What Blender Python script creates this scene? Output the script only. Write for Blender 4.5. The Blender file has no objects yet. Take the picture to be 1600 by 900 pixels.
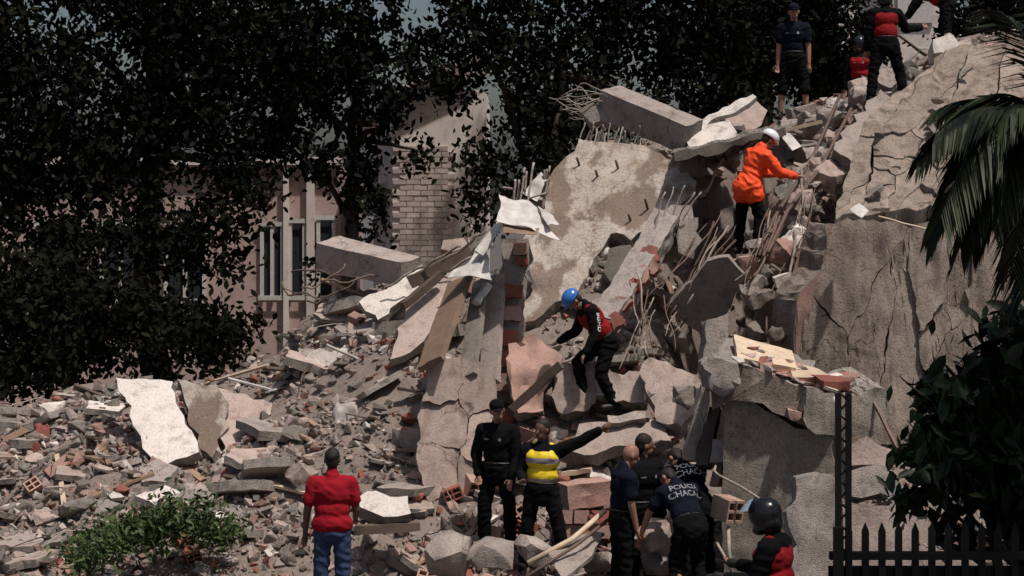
import bpy, bmesh, math, random
import numpy as np
from mathutils import Vector, Matrix, noise, Quaternion
from mathutils.bvhtree import BVHTree

scene = bpy.context.scene
COL = scene.collection
R = random.Random(11)
rad = math.radians

# ---------------------------------------------------------------- camera, sky, sun, exposure
FPX = 2860.0          # focal length in photo pixels (1600 wide)
HOR = 330.0           # horizon row
HC = 4.2              # camera height
cam_d = bpy.data.cameras.new('camera')
cam = bpy.data.objects.new('camera', cam_d)
COL.objects.link(cam)
cam.location = (0, 0, HC)
cam.rotation_euler = (rad(90), 0, 0)
cam_d.sensor_width = 36.0
cam_d.lens = FPX / 1600 * 36.0
cam_d.shift_y = -(450.0 - HOR) / 1600.0
cam_d.clip_start = 0.1
cam_d.clip_end = 3000
scene.camera = cam

SUN = Vector((0.27, -0.27, 0.92)).normalized()
world = bpy.data.worlds.new('World')
scene.world = world
world.use_nodes = True
wn = world.node_tree.nodes
wl = world.node_tree.links
bg = wn.get('Background') or wn.new('ShaderNodeBackground')
sky = wn.new('ShaderNodeTexSky')
sky.sky_type = 'NISHITA'
sky.sun_disc = False
sky.sun_elevation = math.asin(SUN.z)
sky.sun_rotation = math.atan2(SUN.x, SUN.y)
sky.dust_density = 4.0
sky.ozone_density = 0.2
sky.air_density = 1.0
bg.inputs['Strength'].default_value = 0.085
wl.new(sky.outputs[0], bg.inputs['Color'])
sun_d = bpy.data.lights.new('sun', 'SUN')
sun_d.energy = 4.6
sun_d.angle = rad(1.5)
sun_d.color = (1.0, 0.93, 0.86)
sun_o = bpy.data.objects.new('sun', sun_d)
COL.objects.link(sun_o)
sun_o.rotation_euler = SUN.to_track_quat('Z', 'Y').to_euler()
sun_o.location = (0, 0, 60)
vs = scene.view_settings
vs.view_transform = 'Standard'
vs.look = 'None'
vs.gamma = 1
vs.exposure = -0.3
vs.use_curve_mapping = False


def P(px, py, d):
    """photo pixel + distance -> world point"""
    return Vector(((px - 800.0) / FPX * d, d, HC - (py - HOR) / FPX * d))


# ---------------------------------------------------------------- materials
MATS = {}


def new_mat(name):
    m = bpy.data.materials.new(name)
    m.use_nodes = True
    nt = m.node_tree
    nt.nodes.clear()
    out = nt.nodes.new('ShaderNodeOutputMaterial')
    b = nt.nodes.new('ShaderNodeBsdfPrincipled')
    nt.links.new(b.outputs[0], out.inputs['Surface'])
    MATS[name] = m
    return m, nt, b


def nd(nt, typ, **kw):
    n = nt.nodes.new(typ)
    for k, v in kw.items():
        if hasattr(n, k):
            setattr(n, k, v)
        else:
            n.inputs[k].default_value = v
    return n


def ramp(nt, fac, stops):
    r = nt.nodes.new('ShaderNodeValToRGB')
    e = r.color_ramp.elements
    while len(e) < len(stops):
        e.new(0.5)
    for i, (p, c) in enumerate(stops):
        e[i].position = p
        e[i].color = (c, c, c, 1) if isinstance(c, (int, float)) else (*c, 1)
    nt.links.new(fac, r.inputs[0])
    return r.outputs[0]


def mixc(nt, fac, a, b, mode='MIX'):
    m = nt.nodes.new('ShaderNodeMix')
    m.data_type = 'RGBA'
    m.blend_type = mode
    for sock, v in ((m.inputs[0], fac), (m.inputs[6], a), (m.inputs[7], b)):
        if isinstance(v, (int, float)):
            sock.default_value = v
        elif isinstance(v, tuple):
            sock.default_value = (*v, 1) if len(v) == 3 else v
        else:
            nt.links.new(v, sock)
    return m.outputs[2]


def sc3(c, k):
    return tuple(min(1, x * k) for x in c)


def masonry(name, base, stain=None, scale=1.0, bump=0.35, rough=0.92, speck=0.5, crack=0.0, vary=0.18, streak=0.0, stain_amt=0.5, hard=None):
    """mineral surface: large patches, medium blotches, grain, pits, optional hairline cracks and drips"""
    m, nt, b = new_mat(name)
    L = nt.links
    tc = nd(nt, 'ShaderNodeTexCoord')
    oi = nd(nt, 'ShaderNodeObjectInfo')
    mp = nd(nt, 'ShaderNodeVectorMath', operation='ADD')
    L.new(tc.outputs['Object'], mp.inputs[0])
    cmb = nd(nt, 'ShaderNodeCombineXYZ')
    ml = nd(nt, 'ShaderNodeMath', operation='MULTIPLY')
    L.new(oi.outputs['Random'], ml.inputs[0])
    ml.inputs[1].default_value = 37.0
    L.new(ml.outputs[0], cmb.inputs[0])
    L.new(ml.outputs[0], cmb.inputs[2])
    L.new(cmb.outputs[0], mp.inputs[1])
    v = mp.outputs[0]

    def ns(s, det=5, ro=0.6, dist=0.0):
        n = nd(nt, 'ShaderNodeTexNoise')
        n.inputs['Scale'].default_value = s * scale
        n.inputs['Detail'].default_value = det
        n.inputs['Roughness'].default_value = ro
        n.inputs['Distortion'].default_value = dist
        L.new(v, n.inputs['Vector'])
        return n.outputs[0]
    big = ns(0.9, 4, 0.6, 0.4)
    mid = ns(5.0, 6, 0.65)
    fine = ns(38, 3, 0.7)
    stain = stain or sc3(base, 0.62)
    c = mixc(nt, ramp(nt, big, [(0.42, 0.0), (0.68, stain_amt)]), base, stain)
    c = mixc(nt, ramp(nt, mid, [(0.35, 0.0), (0.7, 0.8)]), c, sc3(base, 1.22))
    if hard:      # darker patches with a clear outline, mixed into the colour
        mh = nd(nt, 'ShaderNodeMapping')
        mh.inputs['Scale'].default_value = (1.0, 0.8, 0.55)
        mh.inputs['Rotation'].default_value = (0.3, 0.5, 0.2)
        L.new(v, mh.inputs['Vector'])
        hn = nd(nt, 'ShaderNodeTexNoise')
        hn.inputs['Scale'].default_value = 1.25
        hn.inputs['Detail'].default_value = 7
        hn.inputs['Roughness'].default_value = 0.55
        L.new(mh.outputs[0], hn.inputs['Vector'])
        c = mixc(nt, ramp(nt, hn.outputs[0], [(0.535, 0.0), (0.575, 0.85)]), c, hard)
    c = mixc(nt, ramp(nt, mid, [(0.28, 0.75), (0.46, 0.0)]), c, sc3(stain, 0.75))
    c = mixc(nt, ramp(nt, fine, [(0.3, speck), (0.5, 0.0)]), c, sc3(stain, 0.5))
    c = mixc(nt, ramp(nt, fine, [(0.6, 0.0), (0.8, speck * 0.7)]), c, sc3(base, 1.5))
    # each piece a little lighter or darker
    hv = nd(nt, 'ShaderNodeHueSaturation')
    mr = nd(nt, 'ShaderNodeMapRange')
    L.new(oi.outputs['Random'], mr.inputs[0])
    mr.inputs[3].default_value = 1 - vary
    mr.inputs[4].default_value = 1 + vary
    L.new(mr.outputs[0], hv.inputs['Value'])
    L.new(c, hv.inputs['Color'])
    c = hv.outputs[0]
    if streak > 0:
        mpg = nd(nt, 'ShaderNodeMapping')
        mpg.inputs['Scale'].default_value = (6, 6, 0.5)
        L.new(v, mpg.inputs['Vector'])
        n = nd(nt, 'ShaderNodeTexNoise')
        n.inputs['Scale'].default_value = 1.0
        n.inputs['Detail'].default_value = 5
        L.new(mpg.outputs[0], n.inputs['Vector'])
        c = mixc(nt, ramp(nt, n.outputs[0], [(0.5, 0.0), (0.72, streak)]), c, sc3(stain, 0.55))
    h = mixc(nt, 0.5, mid, fine)
    if crack > 0:
        dv = nd(nt, 'ShaderNodeTexNoise')
        dv.inputs['Scale'].default_value = 3.2
        dv.inputs['Detail'].default_value = 6
        L.new(v, dv.inputs['Vector'])
        dm = mixc(nt, 0.42, v, dv.outputs['Color'])
        vo = nd(nt, 'ShaderNodeTexVoronoi', feature='DISTANCE_TO_EDGE')
        vo.inputs['Scale'].default_value = 1.6 * scale
        L.new(dm, vo.inputs['Vector'])
        ln = ramp(nt, vo.outputs['Distance'], [(0.003, crack), (0.011, 0.0)])
        msk = ramp(nt, big, [(0.45, 0.0), (0.55, 1.0)])
        ln2 = nd(nt, 'ShaderNodeMath', operation='MULTIPLY')
        L.new(ln, ln2.inputs[0])
        L.new(msk, ln2.inputs[1])
        c = mixc(nt, ln2.outputs[0], c, sc3(stain, 0.25))
    L.new(c, b.inputs['Base Color'])
    b.inputs['Roughness'].default_value = rough
    b.inputs['Specular IOR Level'].default_value = 0.25
    bp = nd(nt, 'ShaderNodeBump')
    bp.inputs['Strength'].default_value = bump
    bp.inputs['Distance'].default_value = 0.03
    L.new(h, bp.inputs['Height'])
    L.new(bp.outputs[0], b.inputs['Normal'])
    return m


def plain(name, base, rough=0.6, metal=0.0, vary=0.15, nscale=20, amt=0.35, bump=0.1, spec=0.4, sheen=0.0):
    m, nt, b = new_mat(name)
    L = nt.links
    tc = nd(nt, 'ShaderNodeTexCoord')
    oi = nd(nt, 'ShaderNodeObjectInfo')
    n = nd(nt, 'ShaderNodeTexNoise')
    n.inputs['Scale'].default_value = nscale
    n.inputs['Detail'].default_value = 5
    L.new(tc.outputs['Object'], n.inputs['Vector'])
    c = mixc(nt, ramp(nt, n.outputs[0], [(0.35, amt), (0.6, 0.0)]), base, sc3(base, 0.45))
    hv = nd(nt, 'ShaderNodeHueSaturation')
    mr = nd(nt, 'ShaderNodeMapRange')
    L.new(oi.outputs['Random'], mr.inputs[0])
    mr.inputs[3].default_value = 1 - vary
    mr.inputs[4].default_value = 1 + vary
    L.new(mr.outputs[0], hv.inputs['Value'])
    L.new(c, hv.inputs['Color'])
    L.new(hv.outputs[0], b.inputs['Base Color'])
    b.inputs['Roughness'].default_value = rough
    b.inputs['Metallic'].default_value = metal
    b.inputs['Specular IOR Level'].default_value = spec
    if sheen:
        b.inputs['Sheen Weight'].default_value = sheen
    bp = nd(nt, 'ShaderNodeBump')
    bp.inputs['Strength'].default_value = bump
    bp.inputs['Distance'].default_value = 0.01
    L.new(n.outputs[0], bp.inputs['Height'])
    L.new(bp.outputs[0], b.inputs['Normal'])
    return m


def leafy(name, base, vary=0.5, rough=0.5, spec=0.3):
    """foliage: per-leaf variation from position noise"""
    m, nt, b = new_mat(name)
    L = nt.links
    g = nd(nt, 'ShaderNodeNewGeometry')
    n = nd(nt, 'ShaderNodeTexNoise')
    n.inputs['Scale'].default_value = 1.3
    n.inputs['Detail'].default_value = 2
    L.new(g.outputs['Position'], n.inputs['Vector'])
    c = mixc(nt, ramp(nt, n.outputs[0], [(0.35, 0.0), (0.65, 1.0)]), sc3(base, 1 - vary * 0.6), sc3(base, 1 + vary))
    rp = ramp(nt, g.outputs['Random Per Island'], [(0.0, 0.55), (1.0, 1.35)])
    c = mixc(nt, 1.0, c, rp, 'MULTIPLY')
    L.new(c, b.inputs['Base Color'])
    b.inputs['Roughness'].default_value = rough
    b.inputs['Specular IOR Level'].default_value = spec
    return m


masonry('concrete', (0.34, 0.285, 0.255), bump=0.7, crack=0.6, speck=0.5)
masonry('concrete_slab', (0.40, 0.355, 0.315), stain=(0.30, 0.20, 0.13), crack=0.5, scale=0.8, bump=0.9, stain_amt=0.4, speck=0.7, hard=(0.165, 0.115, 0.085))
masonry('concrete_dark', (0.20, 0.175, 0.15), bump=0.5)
masonry('concrete_fracture', (0.27, 0.24, 0.215), bump=1.0, scale=1.6, speck=0.9)
masonry('wall_concrete', (0.27, 0.22, 0.185), stain=(0.17, 0.125, 0.10), crack=1.0, bump=0.7, scale=1.0, speck=0.8, vary=0.1, streak=0.7, stain_amt=0.9)
masonry('stucco', (0.34, 0.30, 0.255), stain=(0.15, 0.125, 0.10), bump=1.0, scale=2.0, speck=1.0, vary=0.05, streak=0.4)
masonry('granular', (0.38, 0.33, 0.30), bump=1.0, scale=2.2, speck=1.0)
masonry('plaster_pink', (0.395, 0.315, 0.28), stain=(0.27, 0.185, 0.155), bump=0.5, speck=0.45, scale=1.1, vary=0.12, crack=0.35, stain_amt=0.7)
masonry('plaster_white', (0.62, 0.565, 0.52), stain=(0.38, 0.31, 0.27), bump=0.5, speck=0.45, crack=0.3)
masonry('plaster_rose', (0.34, 0.265, 0.23), stain=(0.22, 0.15, 0.125), bump=0.5, speck=0.4, streak=0.5, crack=0.6)
masonry('brick_red', (0.29, 0.095, 0.07), stain=(0.27, 0.15, 0.12), bump=0.6, speck=0.6, vary=0.3)
masonry('brick_dusty', (0.33, 0.205, 0.17), stain=(0.30, 0.21, 0.18), bump=0.5, speck=0.4, vary=0.3)
masonry('dust', (0.225, 0.185, 0.16), stain=(0.13, 0.09, 0.075), bump=1.0, scale=2.5, speck=0.9)
masonry('asphalt', (0.075, 0.07, 0.068), stain=(0.12, 0.10, 0.09), bump=0.5, scale=2, speck=0.6)
masonry('house_plaster', (0.50, 0.37, 0.335), stain=(0.36, 0.25, 0.22), bump=0.15, speck=0.1, scale=0.5)
masonry('house_white', (0.62, 0.55, 0.51), stain=(0.48, 0.40, 0.37), bump=0.1, speck=0.1, scale=0.5)
plain('rebar', (0.15, 0.10, 0.08), rough=0.7, metal=0.35, vary=0.4)
plain('rebar_pale', (0.36, 0.30, 0.26), rough=0.8, metal=0.2, vary=0.35, nscale=30, amt=0.7)
plain('wood', (0.26, 0.17, 0.115), rough=0.8, vary=0.4, nscale=9)
plain('wood_pale', (0.52, 0.40, 0.29), rough=0.8, vary=0.3, nscale=9)
plain('wood_dark', (0.10, 0.07, 0.055), rough=0.8, vary=0.4, nscale=9)
plain('sheet_white', (0.56, 0.53, 0.50), rough=0.55, vary=0.1, nscale=6, amt=0.6)
plain('sheet_blue', (0.38, 0.46, 0.53), rough=0.5, vary=0.05, nscale=5)
plain('iron', (0.012, 0.012, 0.013), rough=0.55, metal=0.4, vary=0.05)
plain('glass_dark', (0.03, 0.035, 0.04), rough=0.1, vary=0.05, amt=0.1, bump=0.0)
plain('frame_white', (0.6, 0.56, 0.53), rough=0.5)
plain('bark', (0.05, 0.038, 0.03), rough=0.95, nscale=8, bump=0.6)
plain('roof_tile', (0.30, 0.12, 0.08), rough=0.8)
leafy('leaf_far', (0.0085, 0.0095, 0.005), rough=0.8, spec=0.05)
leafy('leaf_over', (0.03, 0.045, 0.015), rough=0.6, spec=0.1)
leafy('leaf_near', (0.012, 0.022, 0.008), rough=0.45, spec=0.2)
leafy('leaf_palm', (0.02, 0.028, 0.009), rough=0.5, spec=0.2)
leafy('leaf_weed', (0.055, 0.085, 0.028), rough=0.55, spec=0.2)
plain('skin', (0.30, 0.15, 0.10), rough=0.55, nscale=30, amt=0.15, bump=0.05)
plain('skin_dark', (0.14, 0.07, 0.048), rough=0.55, nscale=30, amt=0.15, bump=0.05)
plain('hair', (0.012, 0.009, 0.008), rough=0.7, nscale=80, bump=0.5)
plain('cloth_navy', (0.007, 0.009, 0.018), rough=0.95, nscale=60, vary=0.1, spec=0.1)
plain('cloth_black', (0.006, 0.006, 0.007), rough=0.95, nscale=60, vary=0.1, spec=0.1)
plain('cloth_denim', (0.025, 0.04, 0.10), rough=0.9, nscale=60)
plain('cloth_red', (0.26, 0.008, 0.011), rough=0.9, nscale=50, amt=0.3, spec=0.2)
plain('cloth_polo', (0.26, 0.008, 0.016), rough=0.95, nscale=50, amt=0.15, spec=0.15)
plain('cloth_orange', (0.90, 0.075, 0.012), rough=0.7, nscale=50, amt=0.1)
plain('hivis', (0.75, 0.55, 0.02), rough=0.6, nscale=50, amt=0.1)
plain('reflective', (0.30, 0.26, 0.30), rough=0.35, metal=0.3, nscale=50, amt=0.1)
plain('helmet_black', (0.012, 0.012, 0.014), rough=0.18, vary=0.02, amt=0.1, bump=0.0, spec=0.5)
plain('helmet_blue', (0.04, 0.16, 0.48), rough=0.25, vary=0.02, amt=0.3, nscale=12, bump=0.0, spec=0.5)
plain('helmet_white', (0.72, 0.74, 0.78), rough=0.3, vary=0.02, amt=0.1, bump=0.0, spec=0.5)
plain('visor', (0.30, 0.38, 0.45), rough=0.12, vary=0.02, amt=0.0, bump=0.0, spec=0.6)
plain('leather', (0.012, 0.010, 0.009), rough=0.5)
plain('print_white', (0.75, 0.75, 0.76), rough=0.7, vary=0.0, amt=0.1)
plain('badge', (0.22, 0.21, 0.23), rough=0.6, vary=0.1)
plain('plastic_yellow', (0.22, 0.15, 0.02), rough=0.5)
M = MATS


# ---------------------------------------------------------------- object helpers
def link(name, mesh, mat=None, parent=None, loc=None, rot=None, scale=None):
    o = bpy.data.objects.new(name, mesh)
    COL.objects.link(o)
    if mat is not None and len(mesh.materials) == 0:
        mesh.materials.append(M[mat])
    if parent is not None:
        o.parent = parent
    if loc is not None:
        o.location = loc
    if rot is not None:
        o.rotation_euler = rot
    if scale is not None:
        o.scale = scale
    return o


def tag(o, label, cat, group=None):
    o['label'] = label
    o['category'] = cat
    o['kind'] = 'thing'
    if group:
        o['group'] = group
    return o


def empty(name, loc=(0, 0, 0), label=None, cat=None, group=None, rz=0.0):
    o = bpy.data.objects.new(name, None)
    COL.objects.link(o)
    o.location = loc
    o.rotation_euler = (0, 0, rz)
    o.empty_display_size = 0.1
    if label:
        tag(o, label, cat, group)
    return o


def kid(name, mesh, mat, parent):
    """child whose mesh is in world coordinates; parent is an unrotated empty or object"""
    o = link(name, mesh, mat)
    o.parent = parent
    o.matrix_parent_inverse = Matrix.Translation(-Vector(parent.location))
    return o


def mesh_from(name, verts, faces, smooth=False):
    me = bpy.data.meshes.new(name)
    me.from_pydata([tuple(v) for v in verts], [], faces)
    if smooth:
        me.polygons.foreach_set('use_smooth', [True] * len(me.polygons))
    me.update()
    return me


def bm_mesh(name, bm, smooth=False, sharp=None):
    me = bpy.data.meshes.new(name)
    bm.to_mesh(me)
    bm.free()
    if smooth:
        me.polygons.foreach_set('use_smooth', [True] * len(me.polygons))
        if sharp:
            me.set_sharp_from_angle(angle=rad(sharp))
    return me


def newell(pts):
    n = Vector((0, 0, 0))
    for i, a in enumerate(pts):
        b = pts[(i + 1) % len(pts)]
        n += Vector(((a.y - b.y) * (a.z + b.z), (a.z - b.z) * (a.x + b.x), (a.x - b.x) * (a.y + b.y)))
    return n.normalized()


def fbm(p, f, seed):
    q = Vector((p.x * f + seed * 3.1, p.y * f - seed * 1.7, p.z * f + seed * 0.9))
    return noise.noise_vector(q) + 0.5 * noise.noise_vector(q * 2.3) + 0.25 * noise.noise_vector(q * 5.1)


def jag(pts, seed, amt, step):
    """break straight polygon edges into an irregular fractured line"""
    rr = random.Random(seed)
    n = newell(pts)
    out = []
    for i, a in enumerate(pts):
        b = pts[(i + 1) % len(pts)]
        e = b - a
        k = max(1, int(e.length / step))
        side = e.cross(n)
        if side.length > 0:
            side.normalize()
        out.append(a)
        for j in range(1, k):
            t = (j + rr.uniform(-0.3, 0.3)) / k
            out.append(a + e * t + side * (rr.uniform(-amt, amt) if rr.random() < 0.8 else rr.uniform(-2.4, 0.6) * amt))
    return out


def slab_mesh(name, pts, thick, cell=0.14, amp=0.012, edge=0.03, seed=1, jagged=0.0, mats=('concrete', 'concrete_fracture'), back=None, rough_f=1.0):
    """polygon of world points, front side towards the camera, given real thickness; broken rim; returns mesh in world coords"""
    pts = [Vector(p) for p in pts]
    if jagged > 0:
        pts = jag(pts, seed, jagged, max(0.12, jagged * 3.2))
    n = newell(pts)
    ctr = sum(pts, Vector()) / len(pts)
    view = ctr - Vector((0, 0, HC))
    if n.dot(view) > 0:
        pts.reverse()
        n = -n
    dirb = Vector(back).normalized() if back is not None else -n
    bm = bmesh.new()
    vf = [bm.verts.new(p) for p in pts]
    vb = [bm.verts.new(p + dirb * thick) for p in pts]
    f = bm.faces.new(vf)
    f.material_index = 0
    g = bm.faces.new(list(reversed(vb)))
    g.material_index = 0
    N = len(pts)
    for i in range(N):
        s = bm.faces.new((vf[i], vb[i], vb[(i + 1) % N], vf[(i + 1) % N]))
        s.material_index = 1 if len(mats) > 1 else 0
    bmesh.ops.triangulate(bm, faces=bm.faces[:])
    for it in range(7):
        lim = cell
        long_e = [e for e in bm.edges if e.calc_length() > lim * 1.4]
        if not long_e or len(bm.verts) > 9000:
            break
        bmesh.ops.subdivide_edges(bm, edges=long_e, cuts=1)
        bmesh.ops.triangulate(bm, faces=[q for q in bm.faces if len(q.verts) > 3])
    rim = set()
    for q in bm.faces:
        if q.material_index == 1 or len(mats) == 1:
            for v in q.verts:
                rim.add(v)
    rj = random.Random(seed + 17)
    for v in bm.verts:
        nv = fbm(v.co, 2.2 * rough_f, seed)
        if v in rim:
            v.co += nv * edge * 0.45 + fbm(v.co, 7.0, seed + 5) * edge * 0.45
            v.co += Vector((rj.uniform(-1, 1), rj.uniform(-1, 1), rj.uniform(-1, 1))) * min(edge, cell * 0.5) * 0.35
        else:
            v.co += n * (nv.x * amp) + nv * amp * 0.3
    bmesh.ops.recalc_face_normals(bm, faces=bm.faces[:])
    me = bm_mesh(name, bm, smooth=True, sharp=35)
    me.polygons.foreach_set('use_smooth', [p.material_index == 0 for p in me.polygons])
    for k in mats:
        me.materials.append(M[k])
    return me


def rebase(me, origin):
    me.transform(Matrix.Translation(-Vector(origin)))
    return me


def centroid(me):
    a = np.zeros(len(me.vertices) * 3)
    me.vertices.foreach_get('co', a)
    a = a.reshape(-1, 3)
    c = a.mean(0)
    return Vector((c[0], c[1], a[:, 2].min()))


def put(name, me, label, cat, group=None):
    """top-level thing from a mesh in world coordinates, origin at its base"""
    o_ = centroid(me)
    rebase(me, o_)
    o = link(name, me, None, None, o_)
    return tag(o, label, cat, group)


def add_kid(name, me, parent, mat=None):
    """child from a mesh in world coords under an unrotated unscaled parent"""
    rebase(me, parent.matrix_basis.translation)
    return link(name, me, mat, parent)


def tube_mesh(name, pts, r, seg=6, r2=None, smooth=True, closed=False):
    pts = [Vector(p) for p in pts]
    verts, faces = [], []
    n = len(pts)
    up = Vector((0.13, 0.21, 0.97))
    for i, p in enumerate(pts):
        t = (pts[min(i + 1, n - 1)] - pts[max(i - 1, 0)])
        if t.length < 1e-6:
            t = Vector((0, 0, 1))
        t.normalize()
        a = t.cross(up)
        if a.length < 1e-3:
            a = t.cross(Vector((1, 0, 0)))
        a.normalize()
        b = t.cross(a)
        rr = r if r2 is None else r + (r2 - r) * i / max(1, n - 1)
        for k in range(seg):
            w = 2 * math.pi * k / seg
            verts.append(p + a * (math.cos(w) * rr) + b * (math.sin(w) * rr))
    for i in range(n - 1):
        for k in range(seg):
            k2 = (k + 1) % seg
            faces.append((i * seg + k, i * seg + k2, (i + 1) * seg + k2, (i + 1) * seg + k))
    faces.append(tuple(range(seg - 1, -1, -1)))
    faces.append(tuple((n - 1) * seg + k for k in range(seg)))
    return mesh_from(name, verts, faces, smooth)


def bent(a, b, seed, sag=0.1, wob=0.05, n=9):
    rr = random.Random(seed)
    a, b = Vector(a), Vector(b)
    L_ = (b - a).length
    ph = rr.uniform(0, 50)
    out = []
    for i in range(n):
        t = i / (n - 1)
        p = a.lerp(b, t)
        w = math.sin(math.pi * t)
        p += noise.noise_vector(Vector((t * 2.2 + ph, ph, seed * 0.37))) * wob * L_ * min(1, w * 2)
        p.z -= sag * L_ * w
        out.append(p)
    return out


def box_bm(bm, c, sx, sy, sz, rot=None, mi=0):
    m = Matrix.Translation(Vector(c))
    if rot is not None:
        m = m @ rot.to_4x4()
    r = bmesh.ops.create_cube(bm, size=1.0, matrix=m @ Matrix.Diagonal((sx, sy, sz, 1)))
    for v in r['verts']:
        for f in v.link_faces:
            f.material_index = mi
    return r['verts']


def beam_mesh(name, A, B, w, h, seed=1, roll=0.0, cell=0.12, amp=0.012, edge=0.03, mats=('concrete',), taper=1.0):
    """bar of rectangular section between two world points"""
    A, B = Vector(A), Vector(B)
    t = (B - A)
    L_ = t.length
    t.normalize()
    s = t.cross(Vector((0, 0, 1)))
    if s.length < 1e-3:
        s = Vector((1, 0, 0))
    s.normalize()
    u = s.cross(t)
    q = Quaternion(t, roll)
    s = q @ s
    u = q @ u
    bm = bmesh.new()
    vs_ = []
    for p, k in ((A, 1.0), (B, taper)):
        vs_.append([bm.verts.new(p + s * (a * w * k / 2) + u * (c * h * k / 2)) for a, c in ((-1, -1), (1, -1), (1, 1), (-1, 1))])
    a, b = vs_
    caps = [bm.faces.new(a), bm.faces.new(list(reversed(b)))]
    for i in range(4):
        bm.faces.new((a[i], b[i], b[(i + 1) % 4], a[(i + 1) % 4]))
    if len(mats) > 1:
        for f in caps:
            f.material_index = 1
    bmesh.ops.recalc_face_normals(bm, faces=bm.faces[:])
    bmesh.ops.triangulate(bm, faces=bm.faces[:])
    for it in range(7):
        long_e = [e for e in bm.edges if e.calc_length() > cell * 1.4]
        if not long_e or len(bm.verts) > 5000:
            break
        bmesh.ops.subdivide_edges(bm, edges=long_e, cuts=1)
        bmesh.ops.triangulate(bm, faces=[f for f in bm.faces if len(f.verts) > 3])
    for v in bm.verts:
        e_ = min((v.co - A).dot(t), (B - v.co).dot(t))
        k = edge if e_ < cell * 0.8 else amp
        v.co += fbm(v.co, 3.0, seed) * k * 0.6 + fbm(v.co, 8.0, seed + 3) * k * 0.35
    me = bm_mesh(name, bm, smooth=True, sharp=35)
    for k in mats:
        me.materials.append(M[k])
    return me


# ---------------------------------------------------------------- ground and mound
RIDGE = np.array([(-500, 720, 26), (0, 650, 26), (120, 606, 26), (300, 596, 26), (420, 565, 26), (480, 505, 26.5), (560, 455, 26.5), (660, 440, 26.5),
                  (740, 430, 26), (800, 425, 26), (860, 330, 27), (950, 236, 28), (1080, 208, 28.5), (1200, 205, 29.5), (1300, 165, 30), (1400, 105, 30),
                  (1500, 60, 30), (1650, 40, 30), (2200, 0, 30)], dtype=float)
DF = 20.6


def ridge(u):
    py = np.interp(u, RIDGE[:, 0], RIDGE[:, 1])
    d = np.interp(u, RIDGE[:, 0], RIDGE[:, 2])
    return HC - (py - HOR) / FPX * d, d


def hgt(x, y):
    u = 800 + FPX * x / max(y, 1.0)
    zr, dr = ridge(u)
    t = (y - DF) / (dr - DF)
    if t <= 0:
        return 0.02 * noise.noise(Vector((x, y, 3)))
    if t <= 1:
        z = zr * t ** 0.85
        # the gully below the orange jacket
        g = math.exp(-((u - (1090 + 90 * t)) / 74.0) ** 2) * math.sin(math.pi * min(1, t)) ** 0.6 * 3.1
        g *= min(1.0, max(0.0, (t - 0.15) * 4))
        z = max(min(z, 0.35), z - g)
    else:
        z = zr * max(0.0, 1 - (t - 1) * 0.75)
    a = min(1, max(0, t) * 4)
    v = Vector((x, y, 0))
    return z + a * (0.22 * noise.noise(v * 0.9) + 0.12 * noise.noise(v * 2.3) + 0.05 * noise.noise(v * 6.1))


def build_setting():
    me = mesh_from('ground', [(-900, -200, -0.03), (900, -200, -0.03), (900, 1500, -0.03), (-900, 1500, -0.03)], [(0, 1, 2, 3)])
    g = link('ground', me, 'asphalt')
    g['kind'] = 'structure'
    # mound
    xs = np.linspace(-13, 13, 210)
    ys = np.linspace(19.4, 42, 170)
    verts = [(x, y, hgt(x, y) - (0.1 if y < DF else 0.0)) for y in ys for x in xs]
    nx = len(xs)
    faces = [(j * nx + i, j * nx + i + 1, (j + 1) * nx + i + 1, (j + 1) * nx + i) for j in range(len(ys) - 1) for i in range(nx - 1)]
    me = mesh_from('rubble_mound', verts, faces, True)
    m = link('rubble_mound', me, 'dust')
    m['kind'] = 'structure'
    return g, m


GROUND, MOUND = build_setting()
# ---------------------------------------------------------------- loose rubble: pieces of the mound
def hull_mesh(seed, n=16, dims=(1, 1, 1), mat='concrete', rough=0.0):
    rr = random.Random(seed)
    bm = bmesh.new()
    for i in range(n):
        v = Vector((rr.uniform(-1, 1), rr.uniform(-1, 1), rr.uniform(-1, 1)))
        m = max(abs(v.x), abs(v.y), abs(v.z))
        v = v / m * rr.uniform(0.75, 1.0)
        bm.verts.new((v.x * dims[0] / 2, v.y * dims[1] / 2, v.z * dims[2] / 2))
    bmesh.ops.convex_hull(bm, input=bm.verts[:])
    bmesh.ops.delete(bm, geom=[v for v in bm.verts if not v.link_faces], context='VERTS')
    if rough > 0:
        for k in range(3):
            bmesh.ops.subdivide_edges(bm, edges=[e for e in bm.edges if e.calc_length() > min(0.13, max(dims) * 0.14)], cuts=1)
            bmesh.ops.triangulate(bm, faces=[f for f in bm.faces if len(f.verts) > 3])
        for v in bm.verts:
            v.co += fbm(v.co, 3.5, seed) * rough
    me = bm_mesh('chunk', bm, smooth=rough > 0, sharp=24)
    me.materials.append(M[mat])
    return me


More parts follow.
